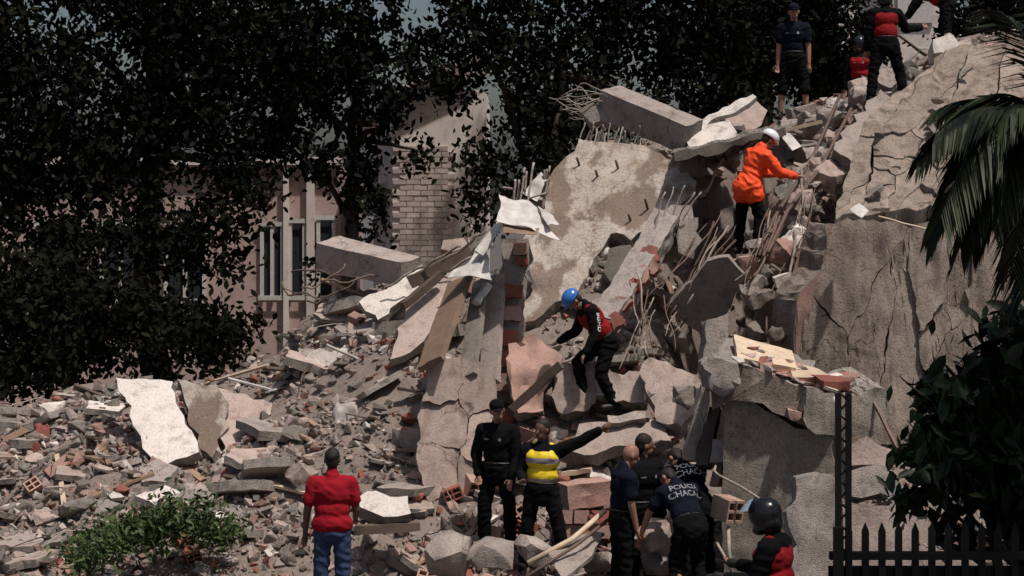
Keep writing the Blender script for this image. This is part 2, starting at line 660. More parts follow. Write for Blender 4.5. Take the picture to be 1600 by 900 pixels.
def hollow_brick_mesh(seed=0, broken=0.0, mat='brick_red', L_=0.30, W=0.20, H=0.15):
    """clay block with two rows of cells, ribbed sides, one ragged end"""
    rr = random.Random(seed)
    bm = bmesh.new()
    t = 0.018
    xe = [-W / 2, -W / 2 + t, -t / 2, t / 2, W / 2 - t, W / 2]
    ze = [-H / 2, -H / 2 + t, -t / 2, t / 2, H / 2 - t, H / 2]
    nx, nz = 6, 6
    ends = [[], []]
    for s, y in ((0, -L_ / 2), (1, L_ / 2)):
        for k in range(nz):
            for i in range(nx):
                yy = y
                if s == 1 and broken:
                    yy -= rr.uniform(0, broken)
                ends[s].append(bm.verts.new((xe[i], yy, ze[k])))

    def solid(i, k):
        return not ((i in (1, 3)) and (k in (1, 3)))
    for k in range(5):
        for i in range(5):
            if solid(i, k):
                for s in (0, 1):
                    e = ends[s]
                    q = (e[k * nx + i], e[k * nx + i + 1], e[(k + 1) * nx + i + 1], e[(k + 1) * nx + i])
                    bm.faces.new(q if s == 0 else tuple(reversed(q)))
    # outer and inner walls
    for k in range(5):
        for i in range(5):
            if not solid(i, k):
                c = [(i, k), (i + 1, k), (i + 1, k + 1), (i, k + 1)]
                for a in range(4):
                    p, q = c[a], c[(a + 1) % 4]
                    bm.faces.new((ends[0][p[1] * nx + p[0]], ends[0][q[1] * nx + q[0]], ends[1][q[1] * nx + q[0]], ends[1][p[1] * nx + p[0]]))
    ring = [(i, 0) for i in range(5)] + [(5, k) for k in range(5)] + [(i, 5) for i in range(5, 0, -1)] + [(0, k) for k in range(5, 0, -1)]
    for a in range(len(ring)):
        p, q = ring[a], ring[(a + 1) % len(ring)]
        bm.faces.new((ends[0][q[1] * nx + q[0]], ends[0][p[1] * nx + p[0]], ends[1][p[1] * nx + p[0]], ends[1][q[1] * nx + q[0]]))
    bmesh.ops.recalc_face_normals(bm, faces=bm.faces[:])
    me = bm_mesh('hollow_brick', bm)
    me.materials.append(M[mat])
    return me


CH = [hull_mesh(100 + i, 15, (1, R.uniform(0.6, 1), R.uniform(0.35, 0.8)), m, 0.045) for i, m in
      enumerate(['concrete', 'concrete_fracture', 'concrete', 'plaster_pink', 'concrete_dark', 'concrete', 'plaster_white', 'concrete_fracture', 'plaster_pink', 'granular'])]


def frag_mesh(seed, mt):
    """flat broken plate of unit size"""
    q = random.Random(seed)
    n = q.randint(4, 7)
    a0 = q.uniform(0, 6)
    pts = [Vector((0.5 * math.cos(a0 + 6.283 * (i + q.uniform(-.25, .25)) / n), 0.38 * math.sin(a0 + 6.283 * (i + q.uniform(-.25, .25)) / n), 0)) for i in range(n)]
    return slab_mesh('fragment', pts, q.uniform(0.07, 0.17), 0.13, 0.012, 0.02, seed, 0.03, (mt, 'concrete_fracture'))


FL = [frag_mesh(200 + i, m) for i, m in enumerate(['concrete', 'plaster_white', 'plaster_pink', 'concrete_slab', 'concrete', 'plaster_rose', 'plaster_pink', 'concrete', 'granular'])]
BR = [hollow_brick_mesh(i, b, m) for i, (b, m) in enumerate([(0.0, 'brick_dusty'), (0.1, 'brick_red'), (0.16, 'brick_dusty'), (0.05, 'brick_dusty')])]
BR += [hull_mesh(300 + i, 13, (0.24, 0.15, 0.12), m, 0.012) for i, m in enumerate(['brick_red', 'brick_dusty', 'brick_dusty'])]


def plank_mesh(seed, mat):
    rr = random.Random(seed)
    return beam_mesh('plank', (-0.5, 0, 0), (0.5, 0, 0), rr.uniform(0.05, 0.12), rr.uniform(0.02, 0.035), seed, cell=0.3, amp=0.006, edge=0.02, mats=(mat,))


PL = [plank_mesh(i, m) for i, m in enumerate(['wood', 'wood_pale', 'wood_dark', 'wood', 'sheet_white'])]
ROD = [tube_mesh('rod', bent((-0.5, 0, 0), (0.5, 0, 0), 400 + i, sag=R.uniform(-0.08, 0.12), wob=0.12, n=8), 0.007, 5) for i in range(6)]
for k, r_ in enumerate(ROD):
    r_.materials.append(M['rebar_pale' if k % 3 == 0 else 'rebar'])


def spot(rr, ulo=-80, uhi=1680, tlo=0.0, thi=1.02):
    u = rr.uniform(ulo, uhi)
    zr, dr = ridge(u)
    t = rr.uniform(tlo, thi)
    y = DF - 0.9 + (dr - DF + 0.9) * t
    x = (u - 800) / FPX * y
    return u, Vector((x, y, hgt(x, y)))


def slope_rot(rr, tilt=0.5):
    return (rr.gauss(0.25, tilt * 0.6), rr.gauss(0, tilt * 0.5), rr.uniform(0, 6.28))


def scatter():
    rr = random.Random(77)
    # bare pavement near the front stays lightly covered
    specs = [('concrete_chunk', CH, 200, 0.16, 0.6, 0.45), ('flat_fragment', FL, 225, 0.25, 0.75, 0.35), ('flat_fragment', FL, 70, 0.75, 1.5, 0.3), ('brick', BR, 165, 0.8, 1.25, 0.7),
             ('plank', PL, 110, 0.5, 1.8, 0.35), ('rod', ROD, 120, 0.5, 2.0, 0.5)]
    for nm, protos, cnt, lo, hi, tilt in specs:
        for i in range(cnt):
            u, p = spot(rr)
            s = lo * (hi / lo) ** (rr.random() ** 2.0)
            k = rr.randrange(len(protos))
            if nm == 'brick' and rr.random() < 0.5:
                u, p = spot(rr, 640, 1000, 0.05, 0.6)
            if nm in ('plank', 'rod'):
                sc_ = (s, 1, 1)
            else:
                sc_ = (s, s * rr.uniform(0.8, 1.2), s * rr.uniform(0.8, 1.2))
            lift = s * 0.12 if nm in ('concrete_chunk',) else 0.05
            link(nm, protos[k], None, MOUND, p + Vector((0, 0, lift)), slope_rot(rr, tilt), sc_)
    # blocks packed along the slope that climbs to the upper right, and down the chute
    for i in range(92):
        if i < 60:
            f_ = rr.random()
            px, py = 1095 + 390 * f_ + rr.uniform(-35, 35), 238 - 150 * f_ + rr.uniform(-8, 34)
            d = 27.2 + 2.2 * f_ - (py - 238 + 150 * f_) * 0.03
        else:
            f_ = rr.random()
            px, py = 1290 - 110 * f_ + rr.uniform(-24, 24), 205 + 300 * f_
            d = np.interp(py, [150, 260, 400, 530], [28.5, 26.3, 24.1, 22.5])
        s = rr.uniform(0.22, 0.62)
        pr = CH if rr.random() < 0.55 else FL
        link('concrete_chunk' if pr is CH else 'flat_fragment', pr[rr.randrange(len(pr))], None, MOUND, P(px, py, d), slope_rot(rr, 0.9), (s, s * rr.uniform(.7, 1.1), s * rr.uniform(.7, 1.2)))
    # everything smaller: one mass
    mats = ['concrete', 'plaster_pink', 'dust', 'brick_dusty', 'concrete_fracture', 'plaster_white', 'brick_red', 'concrete_dark']
    base = []
    for i in range(12):
        b = hull_mesh(500 + i, 9, (1, rr.uniform(0.5, 1), rr.uniform(0.25, 0.8)), 'concrete')
        v = np.zeros(len(b.vertices) * 3)
        b.vertices.foreach_get('co', v)
        f = [tuple(q.vertices) for q in b.polygons]
        base.append((v.reshape(-1, 3), f))
        bpy.data.meshes.remove(b)
    V, F, MI = [], [], []
    off = 0
    for i in range(32000):
        u, p = spot(rr, tlo=-0.12)
        v, f = base[rr.randrange(12)]
        s = 0.035 * (0.24 / 0.035) ** (rr.random() ** 1.8)
        if rr.random() < 0.75 * (0.5 + 1.2 * noise.noise(p * 0.8)):
            continue
        if p.y < DF - 0.5 and rr.random() < 0.6:
            continue
        e = Matrix.Rotation(rr.uniform(0, 6.28), 3, 'Z') @ Matrix.Rotation(rr.gauss(0, 0.6), 3, 'X') @ Matrix.Rotation(rr.gauss(0, 0.6), 3, 'Y')
        w = (v * s) @ np.array(e).T + np.array(p + Vector((0, 0, s * 0.2)))
        V.append(w)
        F += [tuple(a + off for a in q) for q in f]
        mi = rr.choices(range(8), (5, 3, 3, 2.5, 3, 1.3, 1, 2))[0]
        MI += [mi] * len(f)
        off += len(w)
    me = mesh_from('gravel', np.concatenate(V).tolist(), F)
    for m in mats:
        me.materials.append(M[m])
    me.polygons.foreach_set('material_index', MI)
    o = link('small_rubble', me, None, MOUND)
    o['kind'] = 'stuff'


scatter()


# ---------------------------------------------------------------- helpers for pieces laid out from the photograph, each at its own distance
def pl(pts, d0, ax, ay, cx=None, cy=None):
    """photo points on an inclined plane: ax / ay metres of depth per 100 px to the right / downwards"""
    cx = sum(p[0] for p in pts) / len(pts) if cx is None else cx
    cy = sum(p[1] for p in pts) / len(pts) if cy is None else cy
    return [P(x, y, d0 + ax * (x - cx) / 100 + ay * (y - cy) / 100) for x, y in pts]


def slab(name, pts, d0, ax, ay, thick, label, cat, seed, mats=('concrete', 'concrete_fracture'), jagged=0.05, cell=0.13, amp=0.012, edge=0.035, group=None, back=None):
    me = slab_mesh(name, pl(pts, d0, ax, ay), thick, cell, amp, edge, seed, jagged, mats, back)
    return put(name, me, label, cat, group)


def bar(name, a, b, w, h, label, cat, seed, mats=('concrete', 'concrete_fracture'), roll=0.0, group=None, amp=0.012, edge=0.04, cell=0.11, taper=1.0):
    me = beam_mesh(name, P(*a), P(*b), w, h, seed, roll, cell, amp, edge, mats, taper)
    return put(name, me, label, cat, group)


def rods_on(parent, items, r=0.009, mat='rebar_pale', name='rebar', sag=0.0, wob=0.08):
    for i, (a, b) in enumerate(items):
        me = tube_mesh(name, bent(P(*a), P(*b), int(a[0] * 7 + a[1]), sag, wob), r, 6)
        add_kid(name, me, parent, mat)


def clip_half(poly, a, n):
    out = []
    for i in range(len(poly)):
        p, q = poly[i], poly[(i + 1) % len(poly)]
        dp = (p[0] - a[0]) * n[0] + (p[1] - a[1]) * n[1]
        dq = (q[0] - a[0]) * n[0] + (q[1] - a[1]) * n[1]
        if dp <= 0:
            out.append(p)
        if dp * dq < 0:
            t = dp / (dp - dq)
            out.append((p[0] + (q[0] - p[0]) * t, p[1] + (q[1] - p[1]) * t))
    return out


def shatter(poly, seeds):
    cells = []
    for i, s in enumerate(seeds):
        c = list(poly)
        for j, t in enumerate(seeds):
            if i == j:
                continue
            mid = ((s[0] + t[0]) / 2, (s[1] + t[1]) / 2)
            c = clip_half(c, mid, (t[0] - s[0], t[1] - s[1]))
            if len(c) < 3:
                break
        if len(c) >= 3:
            cells.append(c)
    return cells


def cracked_face(parent, name, poly, seeds, d0, ax, ay, thick, mats, seed, gap=1.2, cell=0.16, push=0.05, amp=0.02, stretch=(1.0, 1.0), shear=0.0, tilt=0.0):
    """a wall face broken into separate pieces with real open crooked cracks between them"""
    rr = random.Random(seed)
    cx = sum(p[0] for p in poly) / len(poly)
    cy = sum(p[1] for p in poly) / len(poly)

    def fw(p):
        return ((p[0] - shear * p[1]) / stretch[0], p[1] / stretch[1])

    def bk(p):
        y = p[1] * stretch[1]
        return (p[0] * stretch[0] + shear * y, y)

    def warp(x, y):
        q = Vector((x / 34.0, y / 34.0, seed * 0.7))
        w = noise.noise_vector(q) * 9.0 + noise.noise_vector(q * 2.7) * 4.5 + noise.noise_vector(q * 6.5) * 2.0
        return x + w.x, y + w.y
    for k, c in enumerate(shatter([fw(p) for p in poly], [fw(p) for p in seeds])):
        c = [bk(p) for p in c]
        dense = []
        for i in range(len(c)):
            p, q = c[i], c[(i + 1) % len(c)]
            n = max(1, int(math.hypot(q[0] - p[0], q[1] - p[1]) / 8))
            dense += [(p[0] + (q[0] - p[0]) * j / n, p[1] + (q[1] - p[1]) * j / n) for j in range(n)]
        c = [warp(*p) for p in dense]
        mx = sum(p[0] for p in c) / len(c)
        my = sum(p[1] for p in c) / len(c)
        g = []
        for x, y in c:
            dx, dy = mx - x, my - y
            L_ = math.hypot(dx, dy) + 1e-6
            wd = gap * max(0.12, 0.9 + 2.2 * noise.noise(Vector((x / 70.0, y / 70.0, seed))))
            s_ = min(wd, L_ * 0.3)
            g.append((x + dx / L_ * s_, y + dy / L_ * s_))
        dd = rr.uniform(-push, push)
        pts = pl(g, d0 + dd + ax * (mx - cx) / 100 + ay * (my - cy) / 100, ax + rr.uniform(-tilt, tilt), ay + rr.uniform(-tilt, tilt), mx, my)
        me = slab_mesh(name, pts, thick, cell, amp, 0.012, seed, 0.0, mats, rough_f=0.8)
        add_kid(name, me, parent)


# ================================================================ BIG PIECES
# --- main tilted slab (sunlit) in the middle
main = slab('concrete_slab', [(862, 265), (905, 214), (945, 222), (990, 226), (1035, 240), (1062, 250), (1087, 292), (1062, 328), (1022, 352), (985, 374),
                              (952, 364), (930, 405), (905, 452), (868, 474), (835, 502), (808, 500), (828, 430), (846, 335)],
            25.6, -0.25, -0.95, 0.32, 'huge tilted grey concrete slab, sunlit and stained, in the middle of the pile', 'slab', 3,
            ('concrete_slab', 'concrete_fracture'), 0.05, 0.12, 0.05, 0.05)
rr = random.Random(5)
items = []
for i in range(15):
    x = 902 + i * 6.6 + rr.uniform(-2, 2)
    y = 222 + i * 0.6
    items.append(((x, y + 8, 26.9), (x + rr.uniform(4, 14), y - rr.uniform(18, 34), 26.9 + rr.uniform(-.2, .2))))
rods_on(main, items, 0.011)
# short studs standing out of the slab face; their shadows run down the slab
nm_ = Vector((-0.25, -0.62, 0.74)).normalized()
for (x, y, l) in ((966, 264, .16), (934, 277, .13), (1012, 326, .18), (905, 258, .14), (985, 345, .12)):
    d = 25.6 - 0.25 * (x - 940) / 100 - 0.95 * (y - 345) / 100
    a = P(x, y, d) - nm_ * 0.1
    add_kid('stud', tube_mesh('stud', [a, a + nm_ * (l + 0.1)], 0.02, 6), main, 'rebar')
# second leaf of the slab, lower left, in its shade
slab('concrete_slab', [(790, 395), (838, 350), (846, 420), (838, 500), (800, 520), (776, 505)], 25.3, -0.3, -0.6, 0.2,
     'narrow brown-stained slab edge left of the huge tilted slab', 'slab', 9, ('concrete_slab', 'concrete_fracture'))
slab('concrete_boulder', [(952, 388), (985, 380), (996, 400), (984, 440), (962, 452), (944, 425)], 24.6, 0, -0.3, 0.35,
     'grey rounded concrete lump under the lower tip of the huge slab', 'rubble', 12, ('concrete_dark', 'concrete_fracture'), 0.04)

# --- top beam with frayed reinforcement
tb = bar('concrete_beam', (950, 158, 27.6), (1082, 214, 26.6), 0.42, 0.44, 'long grey concrete beam with frayed steel end on top of the pile', 'beam', 21, roll=0.25)
rr = random.Random(8)
items = []
for i in range(16):
    y0 = 148 + i * 2.6
    items.append(((958, y0 + 4, 27.5 + rr.uniform(-.15, .15)), (rr.uniform(852, 905), y0 + rr.uniform(-16, 14), 27.6 + rr.uniform(-.4, .4))))
rods_on(tb, items, 0.008, wob=0.25, sag=-0.03)
slab('fractured_lump', [(905, 172), (925, 160), (960, 165), (975, 182), (962, 196), (925, 192)], 27.4, 0, -0.2, 0.35,
     'broken concrete lump under the frayed end of the top beam', 'rubble', 22, ('concrete_fracture',), 0.05)
slab('concrete_block', [(1066, 205), (1140, 186), (1152, 215), (1078, 232)], 26.6, -0.3, -1.2, 0.3,
     'white painted block with chipped dark spots beside the top beam', 'block', 23, ('plaster_white', 'concrete_fracture'), 0.02)
slab('plaster_sheet', [(1080, 192), (1175, 148), (1182, 153), (1150, 175), (1092, 200)], 27.6, -0.2, -1.0, 0.08,
     'thin white plaster sheet tilted up behind the chipped white block', 'panel', 24, ('plaster_white',), 0.03)
slab('broken_plate', [(1130, 178), (1182, 155), (1198, 172), (1190, 196), (1165, 205), (1140, 204)], 28.0, 0.2, -0.5, 0.12,
     'grey broken panel lying between the white sheet and the white helmet', 'panel', 25, ('plaster_pink', 'concrete_fracture'), 0.04)
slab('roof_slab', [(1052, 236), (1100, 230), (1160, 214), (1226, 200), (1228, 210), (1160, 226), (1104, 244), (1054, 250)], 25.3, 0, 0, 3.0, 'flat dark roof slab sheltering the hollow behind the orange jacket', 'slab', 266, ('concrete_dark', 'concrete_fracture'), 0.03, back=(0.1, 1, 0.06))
slab('ledge_slab', [(1140, 212), (1215, 198), (1222, 206), (1150, 226)], 27.2, 0, -1.5, 0.14,
     'narrow grey ledge slab above the orange jacket', 'slab', 26, ('concrete', 'concrete_fracture'), 0.03)
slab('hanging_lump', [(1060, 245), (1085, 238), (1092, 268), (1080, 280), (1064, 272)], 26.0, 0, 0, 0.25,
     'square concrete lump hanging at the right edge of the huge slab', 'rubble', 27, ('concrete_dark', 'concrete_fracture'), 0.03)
slab('dangling_chunk', [(1130, 236), (1142, 232), (1150, 250), (1140, 254)], 26.5, 0, 0, 0.12,
     'small grey chunk dangling left of the orange jacket', 'rubble', 28, ('concrete', 'concrete_fracture'), 0.02)
# dark recess pieces right of the slab
slab('hanging_board', [(1124, 330), (1146, 322), (1146, 350), (1136, 364), (1126, 356)], 25.6, 0, 0, 0.06,
     'grey tongue-shaped board hanging below the orange jacket', 'board', 29, ('plaster_pink',), 0.0)
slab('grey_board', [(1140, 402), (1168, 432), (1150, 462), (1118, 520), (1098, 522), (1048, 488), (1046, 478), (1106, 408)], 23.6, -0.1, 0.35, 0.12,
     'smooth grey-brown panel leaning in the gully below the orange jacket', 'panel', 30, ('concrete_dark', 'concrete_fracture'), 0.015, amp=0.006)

# --- leaning broken column
col = empty('leaning_column', P(945, 505, 23.2), 'leaning broken column of plaster and red brick behind the blue helmet', 'column')
me = beam_mesh('plaster_core', P(945, 505, 23.2), P(1044, 345, 24.3), 0.34, 0.3, 31, 0.3, 0.06, 0.045, 0.08, ('granular', 'concrete_fracture'))
add_kid('plaster_core', me, col)
for i, (x, y, w, h) in enumerate(((1014, 398, 26, 30), (1004, 428, 24, 26), (990, 446, 20, 20), (972, 474, 26, 24), (962, 498, 26, 20), (1020, 420, 14, 20))):
    k = random.Random(i + 900)
    t = (505 - y) / 160.0
    q_ = [(w * 0.62 * math.cos(a_) * k.uniform(.5, 1.1), h * 0.8 * math.sin(a_) * k.uniform(.5, 1.15)) for a_ in (j * 0.5712 for j in range(11))]
    poly = [(x + 0.85 * a_ - 0.52 * b_, y + 0.52 * a_ + 0.85 * b_) for a_, b_ in q_]
    add_kid('brick', slab_mesh('brick', pl(poly, 23.02 + 1.1 * t - 0.03, -0.25, -0.3), 0.12, 0.05, 0.02, 0.02, 905 + i, 0.012, ('brick_dusty' if i % 2 else 'brick_red', 'brick_red')), col)
rods_on(col, [((1030, 360, 24.1), (1052, 292, 24.2)), ((1045, 355, 24.2), (1070, 290, 24.3)), ((1062, 352, 24.2), (1096, 300, 24.2)), ((1050, 360, 24.1), (1086, 300, 24.0)),
              ((1020, 365, 24.0), (1040, 300, 24.1)), ((985, 440, 23.4), (1000, 540, 23.0)), ((995, 425, 23.4), (1013, 560, 22.9))], 0.011)
slab('gritty_lump', [(1018, 355), (1048, 318), (1082, 322), (1088, 360), (1068, 385), (1030, 392)], 24.4, 0, -0.4, 0.4,
     'gritty grey lump of crushed concrete at the head of the leaning column', 'rubble', 33, ('granular', 'concrete_fracture'), 0.06, amp=0.08)
slab('pale_boulder', [(1060, 350), (1092, 340), (1098, 375), (1082, 405), (1058, 395)], 24.1, 0, -0.2, 0.3,
     'pale concrete chunk right of the gritty grey lump', 'rubble', 34, ('concrete', 'concrete_fracture'), 0.04, amp=0.05)

# --- upright brick column with crumpled white sheet
bc = empty('brick_column', P(800, 640, 23.0), 'upright broken column of red clay blocks and plaster under crumpled white sheet', 'column')
cw = 0.30
add_kid('plaster_core', slab_mesh('plaster_core', pl([(785, 372), (826, 372), (824, 440), (818, 520), (812, 640), (776, 640), (779, 520), (781, 440)], 23.4, 0, -0.15), 0.3, 0.08, 0.03, 0.03, 41, 0.02,
                               ('granular', 'concrete_fracture')), bc)
for i, (x, y, w, h) in enumerate(((812, 388, 22, 20), (816, 408, 18, 14), (802, 456, 30, 20), (796, 490, 34, 24), (792, 528, 36, 24), (790, 562, 36, 24), (788, 598, 36, 24))):
    k = random.Random(i + 930)
    poly = [(x + sx * w / 2 + k.uniform(-2, 2), y + sy * h / 2 + k.uniform(-2, 2)) for sx, sy in ((-1, -1), (0, -1.05), (1, -1), (1.05, 0), (1, 1), (0.2, 0.9), (-1, 1))]
    add_kid('brick', slab_mesh('brick', pl(poly, 23.27 - (y - 500) * 0.0012, 0, -0.05), 0.14, 0.05, 0.012, 0.018, 940 + i, 0.01, ('brick_red' if i % 3 else 'brick_dusty', 'brick_red')), bc)
# crumpled sheet
def sheet_mesh(name, quad, nu, nv, wob, seed, thick=0.006, curl=0.0, mat='sheet_white'):
    a, b, c, d = [Vector(q) for q in quad]
    n = (b - a).cross(d - a).normalized()
    verts, faces = [], []
    for s in (0, 1):
        for j in range(nv):
            for i in range(nu):
                u, v = i / (nu - 1), j / (nv - 1)
                p = a.lerp(b, u).lerp(d.lerp(c, u), v)
                p += fbm(p, 2.4, seed) * wob + n * (curl * math.sin(u * 6.0 + v * 2) + s * thick)
                verts.append(p)
    k = nu * nv
    for j in range(nv - 1):
        for i in range(nu - 1):
            q = (j * nu + i, j * nu + i + 1, (j + 1) * nu + i + 1, (j + 1) * nu + i)
            faces.append(q)
            faces.append(tuple(k + x for x in reversed(q)))
    rim = [i for i in range(nu)] + [j * nu + nu - 1 for j in range(1, nv)] + [(nv - 1) * nu + i for i in range(nu - 2, -1, -1)] + [j * nu for j in range(nv - 2, 0, -1)]
    for a_ in range(len(rim)):
        p, q = rim[a_], rim[(a_ + 1) % len(rim)]
        faces.append((q, p, k + p, k + q))
    me = mesh_from(name, verts, faces, False)
    me.materials.append(M[mat])
    return me


def sheet(name, pts, label, cat, seed, wob=0.05, curl=0.0, mat='sheet_white', nu=14, nv=8, thick=0.006):
    return put(name, sheet_mesh(name, [P(*p) for p in pts], nu, nv, wob, seed, thick, curl, mat), label, cat)


sheet('metal_sheet', [(779, 303, 23.3), (838, 322, 23.3), (873, 372, 22.7), (782, 345, 22.6)], 'crumpled white metal sheet capping the upright brick column', 'sheet', 51, 0.06, 0.02)
sheet('metal_sheet', [(838, 322, 23.2), (864, 338, 23.1), (874, 350, 22.9), (858, 352, 22.7)], 'small folded white flap at the right end of the crumpled sheet', 'sheet', 52, 0.03)
sheet('metal_sheet', [(784, 352, 22.7), (842, 356, 22.7), (838, 366, 22.6), (786, 364, 22.6)], 'brown folded strip under the crumpled white sheet', 'sheet', 53, 0.03, 0.0, 'wood')
sheet('metal_sheet', [(776, 345, 23.4), (786, 350, 23.3), (758, 398, 22.9), (742, 392, 23.0)], 'narrow white sheet slanting down left of the brick column', 'sheet', 54, 0.03)
sheet('metal_sheet', [(742, 395, 23.2), (760, 398, 23.1), (766, 436, 22.7), (700, 432, 22.8)], 'bent white sheet folded over the plank end, left of the brick column', 'sheet', 55, 0.05, 0.02)
sheet('metal_sheet', [(818, 300, 24.0), (845, 270, 24.2), (858, 280, 24.1), (838, 312, 23.9)], 'torn white scrap with a hole among upright bars above the brick column', 'sheet', 56, 0.05)
ub = empty('bar_cluster', P(825, 330, 23.9), 'cluster of upright steel bars above the crumpled white sheet', 'steel bars')
rods_on(ub, [((803, 318, 23.9), (805, 280, 23.9)), ((808, 318, 23.9), (811, 281, 24)), ((812, 320, 23.8), (820, 262, 23.9)), ((820, 300, 23.9), (823, 268, 24)), ((822, 330, 23.8), (834, 254, 23.9)),
             ((848, 305, 24.1), (851, 265, 24.1)), ((853, 305, 24.1), (855, 264, 24.1)), ((848, 330, 23.9), (859, 259, 24.0)), ((826, 310, 23.9), (853, 302, 23.9)), ((785, 293, 24.2), (800, 295, 24.1))], 0.016, 'rebar_pale', 'bar', 0, 0.03)
sheet('plastic_strip', [(823, 424, 23.0), (827, 422, 23.0), (838, 448, 22.9), (834, 450, 22.9)], 'short white strip leaning right of the brick column', 'strip', 57, 0.005)

# --- boards and slabs left of the brick column
sr = random.Random(60)
for i, (a, b, w, mt, lb) in enumerate((
        ((718, 440, 23.2), (672, 570, 22.0), 0.36, 'wood', 'wide weathered brown board below the bent white sheet'),
        ((752, 440, 23.4), (730, 590, 22.2), 0.22, 'concrete_dark', 'dark grey plank leaning beside the wide brown board'),
        ((775, 430, 23.5), (765, 600, 22.5), 0.26, 'concrete', 'grey leaning post just left of the brick column'),
        ((762, 445, 23.1), (745, 475, 22.9), 0.10, 'sheet_white', 'short pale trim piece under the bent white sheet'))):
    bar('leaning_board', a, b, w, 0.08, lb, 'board', 61 + i, (mt,), roll=0.5)
slab('pale_slab', [(640, 470), (705, 420), (735, 425), (690, 500), (650, 545), (610, 560)], 24.6, 0, -0.8, 0.15, 'pale pinkish slab sloping down left of the wide brown board', 'slab', 66, ('plaster_pink', 'concrete_fracture'), 0.04)
slab('pale_slab', [(560, 470), (640, 425), (676, 418), (640, 462), (590, 500)], 25.4, 0, -0.9, 0.15, 'pale slab under the dark timber on the left flank', 'slab', 67, ('plaster_white', 'concrete_fracture'), 0.04)
bar('timber', (640, 442, 25.0), (735, 392, 25.3), 0.13, 0.16, 'dark splintered timber lying up the left flank', 'timber', 68, ('wood_dark',))
bar('timber', (630, 478, 24.4), (690, 428, 24.8), 0.10, 0.10, 'thin dark timber below the splintered one on the left flank', 'timber', 69, ('wood_dark',))
bar('concrete_beam', (512, 396, 26.6), (642, 424, 25.7), 0.5, 0.42, 'tapering grey concrete beam lying before the pink house', 'beam', 70, roll=0.2, taper=0.8)
slab('brick_lump', [(694, 376), (722, 370), (730, 384), (708, 394), (690, 390)], 25.8, 0, -0.5, 0.3, 'squarish pale block on the ridge by the tree foliage', 'block', 71, ('plaster_pink', 'brick_dusty'), 0.02)
tg = empty('branch_tangle', P(745, 400, 24.6), 'tangle of bent pale branches and wires by the white sheets', 'branches')
rods_on(tg, [((690, 410, 24.9), (750, 365, 24.7)), ((735, 420, 24.5), (765, 355, 24.6)), ((733, 380, 24.6), (736, 352, 24.6)), ((752, 362, 24.6), (754, 350, 24.6)),
             ((700, 425, 24.5), (770, 380, 24.4)), ((740, 400, 24.3), (758, 425, 24.2)), ((650, 430, 25), (720, 385, 24.9)), ((600, 450, 25.2), (660, 415, 25.2))], 0.018, 'rebar_pale', 'branch', -0.05, 0.18)
tg = empty('wire_tangle', P(520, 450, 26.0), 'thin brown wires straggling left of the tapering beam', 'wires')
rods_on(tg, [((455, 425, 26), (530, 430, 26)), ((470, 450, 25.8), (540, 412, 26)), ((480, 470, 25.6), (560, 432, 25.9)), ((500, 440, 25.8), (600, 428, 25.8)), ((440, 440, 26), (500, 470, 25.7))], 0.014, 'rebar', 'wire', 0.02, 0.2)
# --- flat rose-coloured wall slab behind the capped man
fw_ = empty('fallen_wall', P(725, 840, 21.7), 'large leaning beige plaster wall piece, cracked, behind the capped policeman', 'wall')
cracked_face(fw_, 'wall_piece', [(668, 575), (690, 556), (735, 562), (768, 566), (786, 640), (776, 700), (788, 830), (676, 840), (652, 700), (660, 630)],
             [(690, 590), (745, 600), (700, 660), (755, 680), (690, 740), (740, 760), (765, 810), (700, 815)], 22.0, 0.1, -0.25, 0.18, ('plaster_rose', 'concrete_fracture'), 73, gap=1.0, cell=0.09, push=0.04, amp=0.02, stretch=(1.0, 1.4), tilt=0.12)
slab('wall_slab', [(796, 540), (832, 525), (880, 560), (850, 640), (812, 650), (798, 610)], 22.6, 0, -0.4, 0.25,
     'dusty reddish wall lump between brick column and yellow vest', 'slab', 74, ('brick_dusty', 'concrete_fracture'), 0.08, amp=0.12, edge=0.09, cell=0.09)

# --- blocks below the blue helmet
slab('concrete_block', [(868, 572), (935, 566), (938, 612), (920, 640), (878, 648), (862, 618)], 22.4, 0, -0.25, 0.5, 'rough pale block under the blue-helmeted worker', 'block', 80, ('plaster_pink', 'concrete_fracture'), 0.06, amp=0.06, edge=0.07, cell=0.09)
slab('concrete_block', [(935, 574), (1000, 580), (1012, 632), (932, 618)], 22.3, 0, -0.3, 0.5, 'smooth pinkish block right of the blue-helmeted worker', 'block', 81, ('plaster_pink', 'concrete_fracture'), 0.03, amp=0.006, edge=0.05, cell=0.09)
slab('concrete_slab', [(1002, 568), (1018, 556), (1095, 585), (1092, 640), (1062, 668), (1025, 655), (1006, 612)], 21.9, -0.1, -0.45, 0.3, 'tilted pale slab with ragged left edge, dark stone on it', 'slab', 82, ('plaster_pink', 'concrete_fracture'), 0.06, amp=0.01, edge=0.08, cell=0.08)
tag(link('dark_stone', hull_mesh(83, 26, (0.30, 0.24, 0.28), 'concrete_dark', 0.03), None, None, P(1068, 616, 21.35), (0.3, 0.4, 0.2)), 'dark rough stone resting on the tilted pale slab', 'stone')
slab('concrete_plate', [(872, 704), (905, 664), (1040, 652), (1048, 688), (990, 694), (930, 712)], 21.7, -0.1, -0.8, 0.16, 'wide flat pale plate above the bald man, pointed at by the vest wearer', 'slab', 84, ('plaster_pink', 'concrete_fracture'), 0.045, amp=0.008, edge=0.06, cell=0.09)
slab('concrete_plank', [(948, 648), (1008, 642), (1010, 654), (950, 660)], 21.8, 0, -0.6, 0.14, 'thin broken strip lying between the smooth block and the flat plate', 'slab', 85, ('concrete', 'concrete_fracture'), 0.02)
bar('timber', (800, 640, 22.2), (876, 570, 22.0), 0.08, 0.10, 'slanting dark beam left of the rough pale block', 'timber', 86, ('wood_dark',))
